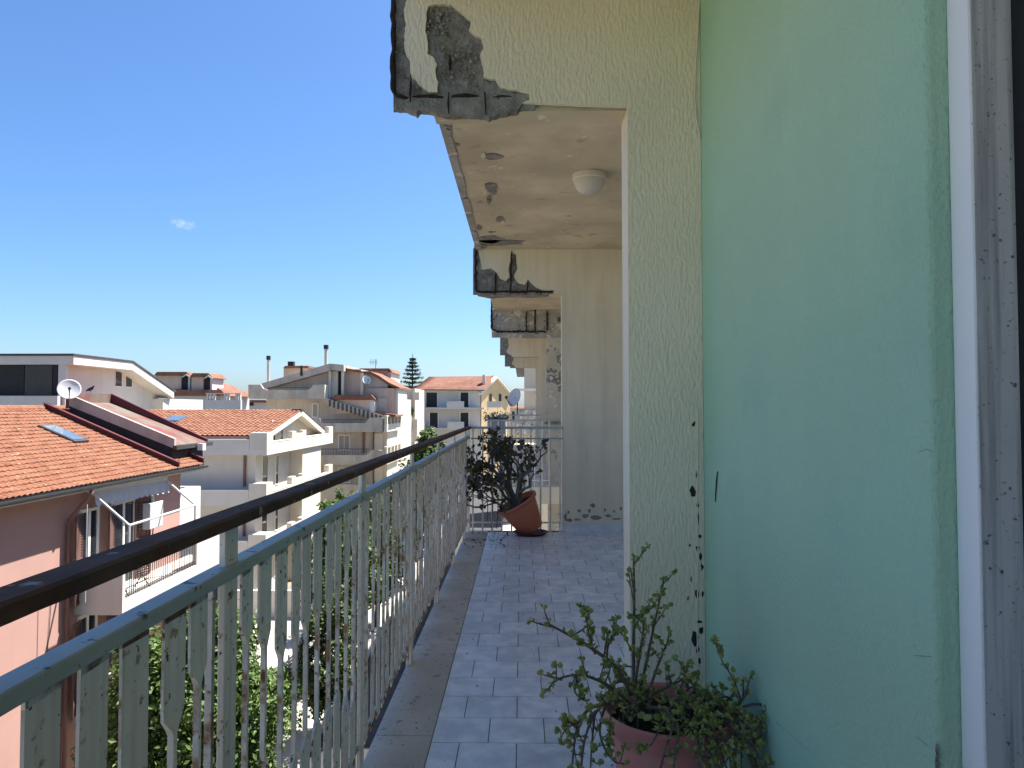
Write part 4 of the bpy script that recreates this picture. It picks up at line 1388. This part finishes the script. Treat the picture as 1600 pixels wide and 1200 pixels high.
def pbox(name, m, parent, u0, u1, v0, v1, Y, dep, **k):
    """box whose front (facing -Y) fills the pixel rectangle at depth Y"""
    a = at(u0, v1, Y=Y); c = at(u1, v0, Y=Y)
    return MB().box(a.x, c.x, Y, Y + dep, a.z, c.z).build(name, m, parent, **k)


def ppoly(name, m, parent, pix, Y, dep, **k):
    return MB().prism([at(u, v, Y=Y) for u, v in pix], (0, dep, 0)).build(name, m, parent, **k)


X605 = at(604, 700, Y=FY).x
a = at(416, 640, Y=FY)
MB().box(a.x, X605, FY, FY + 14, GZ, at(500, 622, Y=FY).z).build('wall', 'grey_r', cb_)
# top storey under the rising shed roof
ppoly('upper_wall', 'grey_r', cb_, [(418, 622), (418, 598), (514, 572), (514, 622)], FY + .05, 10)
ppoly('roof_edge', 'board_r', cb_, [(409, 599), (515, 568), (515, 579), (409, 609)], FY - 1.0, 11.5)
rf = ppoly('roof_block', 'board_r', cb_, [(515.3, 568), (537, 570), (537, 580), (515.3, 578)], FY - .9, 9)
pbox('pillar', 'cream_r', cb_, 513, 517, 580, 622, FY - .6, .5)
pbox('door', 'cream_r', cb_, 517.5, 528, 580, 622, FY - .2, .3)
pbox('pillar', 'cream_r', cb_, 533, 537, 579, 618, FY - .5, .4)
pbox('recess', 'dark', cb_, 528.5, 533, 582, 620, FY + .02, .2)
pbox('rose_wall', 'rose_r', cb_, 537.5, 564, 577, 640, FY + .3, 8)
ppoly('rose_roof', 'rooftile_far', cb_, [(536, 574), (566, 580), (566, 583), (536, 577.5)], FY - .2, 9)
pbox('pillar', 'cream_r', cb_, 563, 567, 583, 617, FY - .3, .4)
# right-hand roof volume
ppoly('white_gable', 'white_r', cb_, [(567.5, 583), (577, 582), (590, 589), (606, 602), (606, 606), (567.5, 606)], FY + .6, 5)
ppoly('curved_roof', 'rooftile_far', cb_, [(567, 580), (578, 580), (592, 587), (608, 598), (624, 605), (624, 607.5), (607, 602), (590, 591), (577, 583.5), (567, 583)], FY - .1, 7)
pbox('rose_wall', 'rose_r', cb_, 568, 616, 606.5, 648, FY + .2, 7)
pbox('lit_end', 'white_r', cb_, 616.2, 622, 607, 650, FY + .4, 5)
pbox('roof_hut', 'rose_r', cb_, 562, 606, 579, 604, FY + 6, 5)
ppoly('hut_roof', 'rooftile_far', cb_, [(559, 575.5), (608, 575.5), (613, 582), (608, 579), (559, 579)], FY + 5.6, 5.6)
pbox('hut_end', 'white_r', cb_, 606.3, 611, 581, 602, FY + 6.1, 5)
pbox('roof_hut', 'rose_r', cb_, 443, 478, 575, 592, FY + 8, 4)
ppoly('hut_roof', 'rooftile_far', cb_, [(442, 575), (446, 571.5), (482, 571.5), (482, 575)], FY + 7.6, 4.6)
# terrace parapet at the top left, with its dip
ppoly('terrace_parapet', 'board_r', cb_, [(388, 601), (407, 601), (411, 607), (418, 609), (482, 609), (487, 605), (489, 601), (506, 601), (506, 623), (388, 623)], FY - 2.0, .3)
pbox('terrace_floor', 'board_r', cb_, 388.3, 505.7, 619, 622.8, FY - 1.69, 2.2)
pbox('terrace_side', 'cream_r', cb_, 506.2, 507.5, 601, 623, FY - 2.0, 2.2)
pbox('terrace_rail', 'darksteel', cb_, 418, 482, 604.8, 605.6, FY - 1.9, .05)
# descending shed roof
ppoly('roof_edge', 'board_r', cb_, [(506, 621), (600, 650), (604, 657), (590, 656), (503, 629)], FY - 1.2, 6)
b = MB()
for k in range(13):
    t = .1 + .07 * k
    u = 506 + 94 * t; v = 621 + 29 * t
    p = at(u, v + 5.0, Y=FY - 1.23)
    b.box(p.x - .09, p.x + .09, FY - 1.25, FY - 1.202, p.z - .35, p.z + .25)
b.build('roof_edge_notches', 'gutter', cb_)
# dormer in front of the rose wall
pbox('dormer_wall', 'rose_r', cb_, 525, 577, 624, 646, FY - .9, 5)
ppoly('dormer_roof', 'rooftile_far', cb_, [(519, 624.5), (523, 617), (580, 617), (586, 623), (586, 625), (519, 625)], FY - 1.1, 5.5)
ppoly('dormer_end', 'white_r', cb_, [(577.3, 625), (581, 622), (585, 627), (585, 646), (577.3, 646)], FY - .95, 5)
ppoly('small_roof', 'rooftile_far', cb_, [(585, 643), (618, 648), (618, 651), (585, 650)], FY - 1.0, 4)
# two balcony bands with dips
ppoly('balcony_band', 'board_r', cb_, [(480, 653), (499, 653), (502, 660), (507, 661), (567, 661), (572, 660), (577, 653), (598, 652), (598, 675), (480, 675)], FY - 2.0, .3)
ppoly('balcony_band', 'board_r', cb_, [(482, 703), (497, 703), (500, 710), (505, 711), (571, 711), (576, 708), (580, 703), (600, 704), (600, 726), (482, 726)], FY - 2.0, .3)
ppoly('balcony_band', 'board_r', cb_, [(482, 757), (600, 757), (600, 782), (482, 782)], FY - 2.0, .3)
for v in (671, 722, 778):
    pbox('balcony_floor_slab', 'board_r', cb_, 482, 599.5, v, v + 3.8, FY - 1.69, 1.68)
for (u0, u1, v) in ((503, 571, 655.5), (500, 577, 701.5)):
    b = MB()
    a = at(u0, v, Y=FY - 1.85); c = at(u1, v, Y=FY - 1.85)
    b.bar(a, c, .05, .05)
    for k in range(1, 18):
        p = a.lerp(c, k / 18)
        b.bar(p, p - Vector((0, 0, .5)), .025)
    b.build('rail', 'darksteel', cb_)
# lit side balconies (facing +X)
XS = at(600, 675, Y=FY - 2).x
for (vt, vb) in ((651, 675), (700, 726), (750, 782)):
    z1, z0 = at(600, vt, Y=FY - 2).z, at(600, vb, Y=FY - 2).z
    sb = box('side_balcony', 'cream_r', cb_, XS + .01, XS + .25, FY - 2.0, FY + 5.5, z0, z0 + (z1 - z0) * .5)
    for k in range(5):
        y = FY - 1.9 + 1.75 * k
        MB().box(XS + .012, XS + .248, y, y + .35, z0 + (z1 - z0) * .5 + .002, z1).build('pier', 'cream_r', sb)
    MB().box(XS + .0, XS + .26, FY - 2.0, FY + 5.5, z1 + .002, z1 + .1).build('rail', 'cream_r', sb)
    MB().box(X605 + .002, XS + .008, FY - 1.6, FY + 5.4, z0, z0 + .25).build('slab', 'cream_r', sb)
box('side_wall', 'cream_r', cb_, X605 + .002, X605 + .05, FY + .1, FY + 13.9, GZ, at(600, 652, Y=FY).z)
for v in (681, 732):
    window_on_y(cb_, FY, at(530, v, Y=FY).x, at(546, v, Y=FY).x, at(530, v + 21, Y=FY).z, at(530, v, Y=FY).z, .1, m='room')
    a = at(590, v, Y=FY).x
    pbox('panel', 'cream_r', cb_, 585, 598, v - 4, v + 22, FY - .1, .09)
    for u in (568, 583.5):
        p = at(u, v - 6, Y=FY - .08)
        MB().tube([p, p - Vector((0, 0, 1.85))], .07 if u > 570 else .11, 8).build('downpipe', 'brownpipe', cb_)
window_on_y(cb_, FY, at(489, 640, Y=FY).x, at(496, 640, Y=FY).x, at(490, 651, Y=FY).z, at(490, 631.5, Y=FY).z, .1, m='room', mull=False)
# flues
for (u, v0, v1, r) in ((419.5, 598, 562, .13), (509.5, 569, 545, .15)):
    p0 = at(u, v0, Y=FY); p1_ = at(u, v1, Y=FY)
    fl_ = MB().tube([p0 - Vector((0, 0, .6)), p1_], r, 10).build('flue', 'grey_r', cb_)
    MB().tube([p1_ - Vector((0, 0, .02)), p1_ + Vector((0, 0, .35))], r * 1.45, 10).build('cowl', 'dark', fl_)
p = at(455, 571, Y=FY + 9)
MB().box(p.x - .3, p.x + .3, FY + 8.8, FY + 9.3, p.z - .1, p.z + .4).build('chimney', 'dark', cb_)
p = at(471, 580, Y=FY - 1.05)
MB().tube([p + Vector((0, 0, .5)), p - Vector((0, 0, .4))], .12, 8).build('drain_hopper', 'dark', cb_)
an = thing('tv_antenna', at(587, 576, Y=FY + 7), 'thin TV antenna on the concrete house roof, left of the pine', 'antenna')
p0 = at(587, 577, Y=FY + 7); p1_ = at(587, 561, Y=FY + 7)
MB().tube([p0, p1_], .03, 6).build('mast', 'darksteel', an)
MB().tube([at(577, 566, Y=FY + 7), at(590, 565.5, Y=FY + 7)], .022, 6).build('boom', 'darksteel', an)
for u in (579, 581.5, 584, 588.5):
    q = at(u, 566, Y=FY + 7)
    MB().tube([q - Vector((0, 0, .3)), q + Vector((0, 0, .3))], .016, 5).build('element', 'darksteel', an)
dc = at(573, 593.5, Y=FY - .3)
sat_dish(dc, (.5, -.8, .3), .42, 'small bright satellite dish against the concrete house wall', (dc.x, FY + .2, dc.z - .5))

# ------------------------------------------------------------------ grey towers behind the concrete house
gt = thing('grey_block', (-16, 86, GZ), 'narrow grey block with pale sunlit edge between concrete house and white house', 'building')
a = at(626, 700, Y=84).x; c = at(648, 700, Y=84).x
box('wall', 'grey_r', gt, a, c, 84, 92, GZ, at(630, 607, Y=84).z)
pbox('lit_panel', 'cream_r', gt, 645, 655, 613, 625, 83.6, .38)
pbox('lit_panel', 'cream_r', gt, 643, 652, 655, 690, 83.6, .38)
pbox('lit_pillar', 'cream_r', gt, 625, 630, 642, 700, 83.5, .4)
pbox('balcony', 'board_r', gt, 632, 643, 648, 672, 83.3, .6)
pbox('opening', 'dark', gt, 633, 639, 629, 633, 83.9, .09)
lb = MB(); rr = random.Random(12)
for k in range(500):
    u = rr.uniform(631, 645)
    p = at(u, 647 - abs(rr.gauss(0, 3.5)), Y=83.3 + rr.uniform(0, .6))
    leaf_shape(lb, p, rvec(rr), rvec(rr), .22, .14, .01)
hp = lb.build('hanging_plants', 'treeleaf2'); tag(hp, 'dark green plants on the grey block balcony', 'plants', kind='stuff')

# ------------------------------------------------------------------ white house with hipped roof, far
WY = 105.0
wh_ = thing('white_house', (-9, 112, GZ), 'far white two-storey house with red hipped roof and dark doors', 'building')
a = at(655, 700, Y=WY).x; c = at(752, 700, Y=WY).x
zc = at(700, 610, Y=WY).z
box('wall', 'white_far', wh_, a, c, WY, WY + 11, GZ, zc)
ppoly('eaves', 'trim', wh_, [(653, 609), (754, 609), (754, 611), (653, 611)], WY - .6, 12)
# hip roof
b = MB()
e0 = at(646, 608, Y=WY - .8); e1 = at(757, 609, Y=WY - .8); r0 = at(671, 588.5, Y=WY + 5.5); r1 = at(776, 588.5, Y=WY + 5.5)
b.quad(e0, e1, Vector((e1.x + 2.0, WY + 3.2, r1.z)), r0)
b.quad(Vector((e0.x, WY + 12, e0.z)), e0, r0)
b.quad(Vector((e1.x, WY + 12, e1.z)), Vector((e0.x, WY + 12, e0.z)), r0, Vector((e1.x, WY + 5.5, r1.z)))
b.build('roof', 'rooftile_far', wh_)
b = MB()
for k in range(1, 13):
    t = k / 13
    l0 = e0.lerp(r0, t); l1 = e1.lerp(Vector((e1.x, WY + 5.5, r1.z)), t)
    b.bar(l0 + Vector((0, -.02, .05)), l1 + Vector((0, -.02, .05)), .12, .06)
b.build('tile_courses', 'rooftile_far', wh_, kind='stuff')
MB().tube([e0 - Vector((0, .1, .08)), e1 - Vector((0, .1, .08))], .1, 6).build('gutter', 'gutter', wh_)
# lit gable end, turned towards the sun
C0 = Vector((c, WY, 0)); C1 = C0 + Vector((4.0, 5.6, 0)); CM = (C0 + C1) / 2
up = lambda p, z: Vector((p.x, p.y, z))
MB().prism([up(C0, GZ), up(C1, GZ), up(C1, zc), up(CM, r1.z - .25), up(C0, zc)], (-.3, .2, 0)).build('gable_wall', 'yellow_r', wh_)
out_ = Vector((.35, -.25, 0))
for (p, q) in ((C0, CM), (C1, CM)):
    o0 = up(p, zc) + (p - CM) * .16; o0.z = zc - .35
    b = MB().prism([o0 + out_, up(q, r1.z) + out_, up(q, r1.z - .35) + out_, o0 + out_ - Vector((0, 0, .35))], (-.55, .4, 0))
    b.build('verge', 'trim', wh_)
MB().quad(up(CM, r1.z + .03) + out_, up(C1, zc - .3) + out_ + Vector((.3, .4, 0)), up(C1, zc - .3) + Vector((-4, 4, 0)), up(CM, r1.z + .03) + Vector((-4, 4, 0))).build('wing_roof', 'rooftile_far', wh_)
for t in (.28, .62):
    p = C0.lerp(C1, t); dd = (C1 - C0).normalized()
    z0 = at(765, 628, Y=WY).z; z1 = at(765, 615, Y=WY).z
    MB().prism([up(p, z0), up(p + dd * .55, z0), up(p + dd * .55, z1), up(p, z1)], (.06, -.05, 0)).build('window', 'dark', wh_)
for (u0, u1, v0, v1) in ((666, 683, 613.5, 636), (719.5, 732, 613.5, 636), (671.5, 684, 645, 669.5), (719.5, 732, 645, 669)):
    d_ = pbox('door', 'dark', wh_, u0, u1, v0, v1, WY - .03, .2)
    p = at(u0, v0, Y=WY - .06); q = at(u1, v1, Y=WY - .06)
    MB().box(p.x - .12, p.x, WY - .07, WY - .002, q.z, p.z + .12).box(q.x, q.x + .12, WY - .07, WY - .002, q.z, p.z + .12).build('frame', 'trim', d_)
for (v, lst) in ((638, ((638, 664), (698, 725), (761, 783))), (670, ((640, 664), (699, 725), (761, 783)))):
    sl = pbox('balcony_slab', 'white_far', wh_, 640, 757, v - 1.2, v + 1.2, WY - 1.6, 1.59)
    for (u0, u1) in lst:
        pbox('parapet', 'white_far', sl, u0, u1, v - 11, v - 1.25, WY - 1.6, .25)
for u in (656, 751.5):
    MB().tube([at(u, 612, Y=WY - .1), at(u, 690, Y=WY - .1)], .07, 6).build('downpipe', 'brownpipe', wh_)
p = at(756, 592, Y=WY + 1)
MB().box(p.x - .2, p.x + .2, WY + .8, WY + 1.3, p.z - 1.2, p.z + .6).build('chimney', 'white_far', wh_)

# ------------------------------------------------------------------ long white house top left
lw = thing('long_white_house', (-35, 50, GZ), 'long white house with deep dark loggia and overhanging roof at upper left', 'building')
LX, LY = at(115, 560, Y=45).x, 45.0
zt_ = R_(3.30); zk = at(207, 563, X=LX).z
yk = at(207, 565, X=LX).y; yend = at(272, 612, X=LX).y; zend = at(272, 612, X=LX).z
WX = LX - 1.15       # wall set back under the overhang
RD = lambda y: zt_ if y <= yk else zt_ + (zend - zt_) * (y - yk) / (yend - yk)
MB().prism([(LX, LY, zt_), (LX, yk, zt_), (LX, yend, zend), (LX, yend, zend - .55), (LX, yk, zt_ - .55), (LX, LY, zt_ - .55)], (-25, 0, 0)).build('roof', 'white_r', lw)
MB().prism([(LX + .06, LY - .1, zt_ + .14), (LX + .06, yk, zt_ + .14), (LX + .06, yend + .2, zend + .1), (LX + .06, yend + .2, zend - .02), (LX + .06, yk, zt_ + .01), (LX + .06, LY - .1, zt_ + .01)], (-25, 0, 0)).build('roof_sheet', 'gutter', lw)
MB().prism([(WX, LY + .4, GZ), (WX, LY + .4, zt_ - .54), (WX, yk, zt_ - .54), (WX, yend - .3, RD(yend - .3) - .54), (WX, yend - .3, GZ)], (-23, 0, 0)).build('wall', 'white_r', lw)
box('end_wall', 'white_r', lw, LX - 6, LX - .3, yend - 1.2, yend + 6, GZ, zend - .6)
a = at(90, 600, Y=LY).x
pbox('pier', 'white_r', lw, 90, 103, 563, 640, LY + .02, .35)
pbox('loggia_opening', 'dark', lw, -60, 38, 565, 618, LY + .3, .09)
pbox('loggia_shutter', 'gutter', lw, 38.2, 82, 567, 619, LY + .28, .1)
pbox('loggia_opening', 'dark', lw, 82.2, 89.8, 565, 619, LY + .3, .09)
pbox('loggia_parapet', 'white_r', lw, -60, 90, 618.5, 640, LY - .4, .3)
for k in range(9):
    p = at(40, 571 + 5.2 * k, Y=LY + .25); q = at(80, 571 + 5.2 * k, Y=LY + .25)
    MB().bar(p, q, .04, .05).build('shutter_slat', 'darksteel', lw)
for (u0, u1, v0, v1) in ((179.5, 190, 580, 603), (196, 206, 584.5, 604)):
    y0_ = at(u0, 590, X=WX).y; y1_ = at(u1, 590, X=WX).y
    window_on_x(lw, WX, y0_, y1_, at(u0, v1, X=WX).z, at(u0, v0, X=WX).z, .06)

# ------------------------------------------------------------------ house with two dormers
dh = thing('dormer_house', (-38, 78, GZ), 'distant house with two tiled dormers and terrace balustrade', 'building')
DY = 76.0
pbox('wall', 'white_far', dh, 258, 345, 618, 700, DY, 8)
ppoly('roof', 'rooftile_far', dh, [(256, 618.5), (262, 609), (345, 609), (354, 618.5)], DY - .4, 8)
ppoly('roof_upper', 'rooftile_far', dh, [(243, 610), (262, 597), (325, 598), (346, 610)], DY + 2, 6)
for (u0, u1, vt) in ((243, 297, 586), (299, 331.5, 588)):
    ue = u1 - 14
    d_ = pbox('dormer_side', 'rose_r', dh, u0, ue, vt + 1, vt + 22, DY + .6, 3)
    pbox('dormer_front', 'dark', dh, ue + .2, u1 - 3.5, vt + 4, vt + 21, DY + .8, 3)
    pbox('dormer_cheek', 'white_far', dh, u1 - 3.3, u1, vt + 3, vt + 23, DY + .7, 3)
    ppoly('dormer_roof', 'rooftile_far', dh, [(u0 - 2, vt), (u0 + 2, vt - 5), (u1 - 6, vt - 5), (u1 + 1.5, vt + 2.5), (u1, vt + 3), (u1 - 6.5, vt - 1.5), (ue - 1, vt + .8), (u0 - 2, vt + .8)], DY + .2, 3.6)
    ppoly('bargeboard', 'white_far', dh, [(ue, vt + 3), (u1 - 6.5, vt - 1.8), (u1 + 1, vt + 3.2), (u1 - 1, vt + 4), (u1 - 6.5, vt + .6), (ue + 2, vt + 3.6)], DY + .05, .1)
for u in (324, 329, 334, 351, 356, 369, 374):
    pbox('baluster', 'white_far', dh, u - 1.7, u + 1.7, 615.5, 625, DY - 1.0, .3)
pbox('terrace_rail', 'white_far', dh, 321, 376, 614, 615.3, DY - 1.03, .36)
pbox('terrace_wall', 'white_far', dh, 320, 376, 625, 660, DY - 1.05, .4)
lowh = thing('low_house', (-26, 95, GZ), 'low white house glimpsed between cream roof and concrete house', 'building')
pbox('wall', 'white_far', lowh, 376, 418, 629, 700, 95, 6)
pbox('opening', 'dark', lowh, 384, 396, 628, 634, 94.9, .09)
ppoly('roof', 'rooftile_far', lowh, [(374, 629), (380, 625), (414, 625), (420, 629)], 94.6, 7)

# a few plain blocks further off so that the street goes on behind
for k, (x0, x1, y0, y1, h, m, lab) in enumerate(((-60, -44, 95, 110, 9.6, 'white_far', 'plain white block hidden behind the long white house'),
                                               (-8, 2, 150, 165, 10.2, 'cream_r', 'pale block closing the far end of the street'))):
    o = thing('far_house', ((x0 + x1) / 2, y0, GZ), lab, 'building')
    box('wall', m, o, x0, x1, y0, y1, GZ, GZ + h)
    MB().prism([(x0 - .5, y0 - .5, GZ + h), (x0 - .5, y1 + .5, GZ + h), (x0 - .5, (y0 + y1) / 2, GZ + h + 1.5)], (x1 - x0 + 1, 0, 0)).build('roof', 'rooftile_far', o)

# ------------------------------------------------------------------ trees
def make_tree(base, h, crown_z0, rx, ry, n_clump, leaf, label, m='treeleaf', seed=1, per=60, top_pts=()):
    t = thing('street_tree', base, label, 'tree', 'street trees along the far pavement')
    r = random.Random(seed)
    base = Vector(base)
    tb = MB()
    tb.tube([base, base + Vector((.05, .03, h * .25)), base + Vector((-.05, .1, h * .5)), base + Vector((.05, 0, h * .8))], [h * .022, h * .018, h * .013, h * .005], 9)
    lb = MB()
    cz = (crown_z0 + h) / 2; rz = (h - crown_z0) / 2
    for k in range(n_clump):
        d = rvec(r)
        rad = r.uniform(.35, 1.0) ** .5
        f = .82 + .30 * mnoise.noise(Vector((d.x * 1.9 + seed, d.y * 1.9, d.z * 1.9)))
        taper = 1.0 - .25 * max(0, d.z)
        c = base + Vector((d.x * rx * rad * f * taper, d.y * ry * rad * f * taper, cz + d.z * rz * rad * f))
        if k % 6 == 0:
            st = base + Vector((0, 0, h * r.uniform(.25, .6)))
            tb.tube([st, st.lerp(c, .5) + Vector((0, 0, -.15)), c], [h * .006, h * .004, .012], 5)
        cr = r.uniform(.25, .48) * (rx / 2.2) ** .5
        for _ in range(per):
            o = rvec(r) * cr * r.random() ** .4
            p = c + o
            n_ = (o.normalized() * .8 + rvec(r) * .7 + Vector((0, 0, .5))).normalized()
            s = n_.cross(rvec(r)).normalized(); q = n_.cross(s)
            l = leaf * r.uniform(.7, 1.3)
            k0 = len(lb.v)
            lb.v += [p - s * l * .5, p + q * l * .28 + n_ * l * .08, p + s * l * .5, p - q * l * .28 + n_ * l * .08]
            lb.f.append((k0, k0 + 1, k0 + 2, k0 + 3))
    tb.build('trunk', 'bark', t, smooth=True)
    lb.build('crown', m, t, kind='stuff')
    return t


make_tree((-8.1, 17.4, GZ), 6.9, .6, 2.9, 2.8, 460, .155, 'big bright green tree below, nearest the railing at lower left', seed=3, per=75)
make_tree((-6.7, 24.6, GZ), 5.3, .5, 1.25, 1.5, 120, .17, 'small tree by the slat fence, seen between the bars', m='treeleaf2', seed=13, per=60)
make_tree((-7.8, 31.0, GZ), 8.1, .9, 2.1, 2.5, 230, .19, 'tree whose tip shows over the handrail left of centre', seed=5, per=60)
make_tree((-7.5, 37.0, GZ), 7.3, .9, 2.2, 2.6, 190, .22, 'middle tree of the row, mostly hidden behind the bars', m='treeleaf2', seed=8, per=55)
make_tree((-7.3, 45.5, GZ), 8.6, 1.0, 2.2, 2.6, 180, .24, 'dark tree just before the farthest street tree', m='treeleaf2', seed=9, per=55)
make_tree((-7.3, 55.5, GZ), 10.2, 1.4, 2.3, 3.6, 230, .27, 'farthest street tree, bright green, in front of the white house', seed=6, per=60)
# shrubs on the far pavement side
for k, (x, y, h, s_) in enumerate(((-8.7, 25.0, 1.8, 31), (-9.0, 28.0, 1.4, 32))):
    r = random.Random(s_)
    t = thing('shrub', (x, y, GZ + .13), ('larger green shrub on the pavement by the slat fence', 'smaller green shrub behind the larger one by the fence')[k], 'shrub')
    lb = MB(); tb = MB()
    for j in range(40):
        d = rvec(r); d.z = abs(d.z)
        c = Vector((x, y, GZ + .2)) + Vector((d.x * h * .5, d.y * h * .6, d.z * h * .85)) * r.uniform(.5, 1)
        tb.tube([Vector((x, y, GZ + .1)), c], [.02, .006], 5)
        for _ in range(30):
            p = c + rvec(r) * .2
            leaf_shape(lb, p, rvec(r), rvec(r), .14, .06, .004)
    tb.build('branches', 'bark', t); lb.build('foliage', 'treeleaf', t, kind='stuff')

# Norfolk pine
NY = 125.0
np_ = at(644.5, 600, Y=NY)
pn = thing('norfolk_pine', (np_.x, NY, GZ), 'dark Norfolk pine with tiered branches behind the white house roof', 'tree')
ztop = at(644.5, 559, Y=NY).z
MB().tube([(np_.x, NY, GZ), (np_.x, NY, ztop - 1), (np_.x, NY, ztop + .8)], [.3, .1, .03], 8).build('trunk', 'bark', pn)
lb = MB(); rr = random.Random(17)
for tier in range(11):
    z = ztop - .3 - .62 * tier * (1 + .02 * tier)
    rad = .45 + .27 * tier
    nb_ = 7
    for k in range(nb_):
        a = 2 * pi * k / nb_ + tier * .4
        for s in range(26):
            f = s / 25
            p = Vector((np_.x + cos(a) * rad * f, NY + sin(a) * rad * f, z + .28 * f * f * rad * .55 - .1 * f))
            for _ in range(3):
                leaf_shape(lb, p + rvec(rr) * .1, rvec(rr) + Vector((0, 0, .4)), rvec(rr), .28, .10, .02)
lb.build('crown', 'pineleaf', pn, kind='stuff')
print('tiles', nt_)
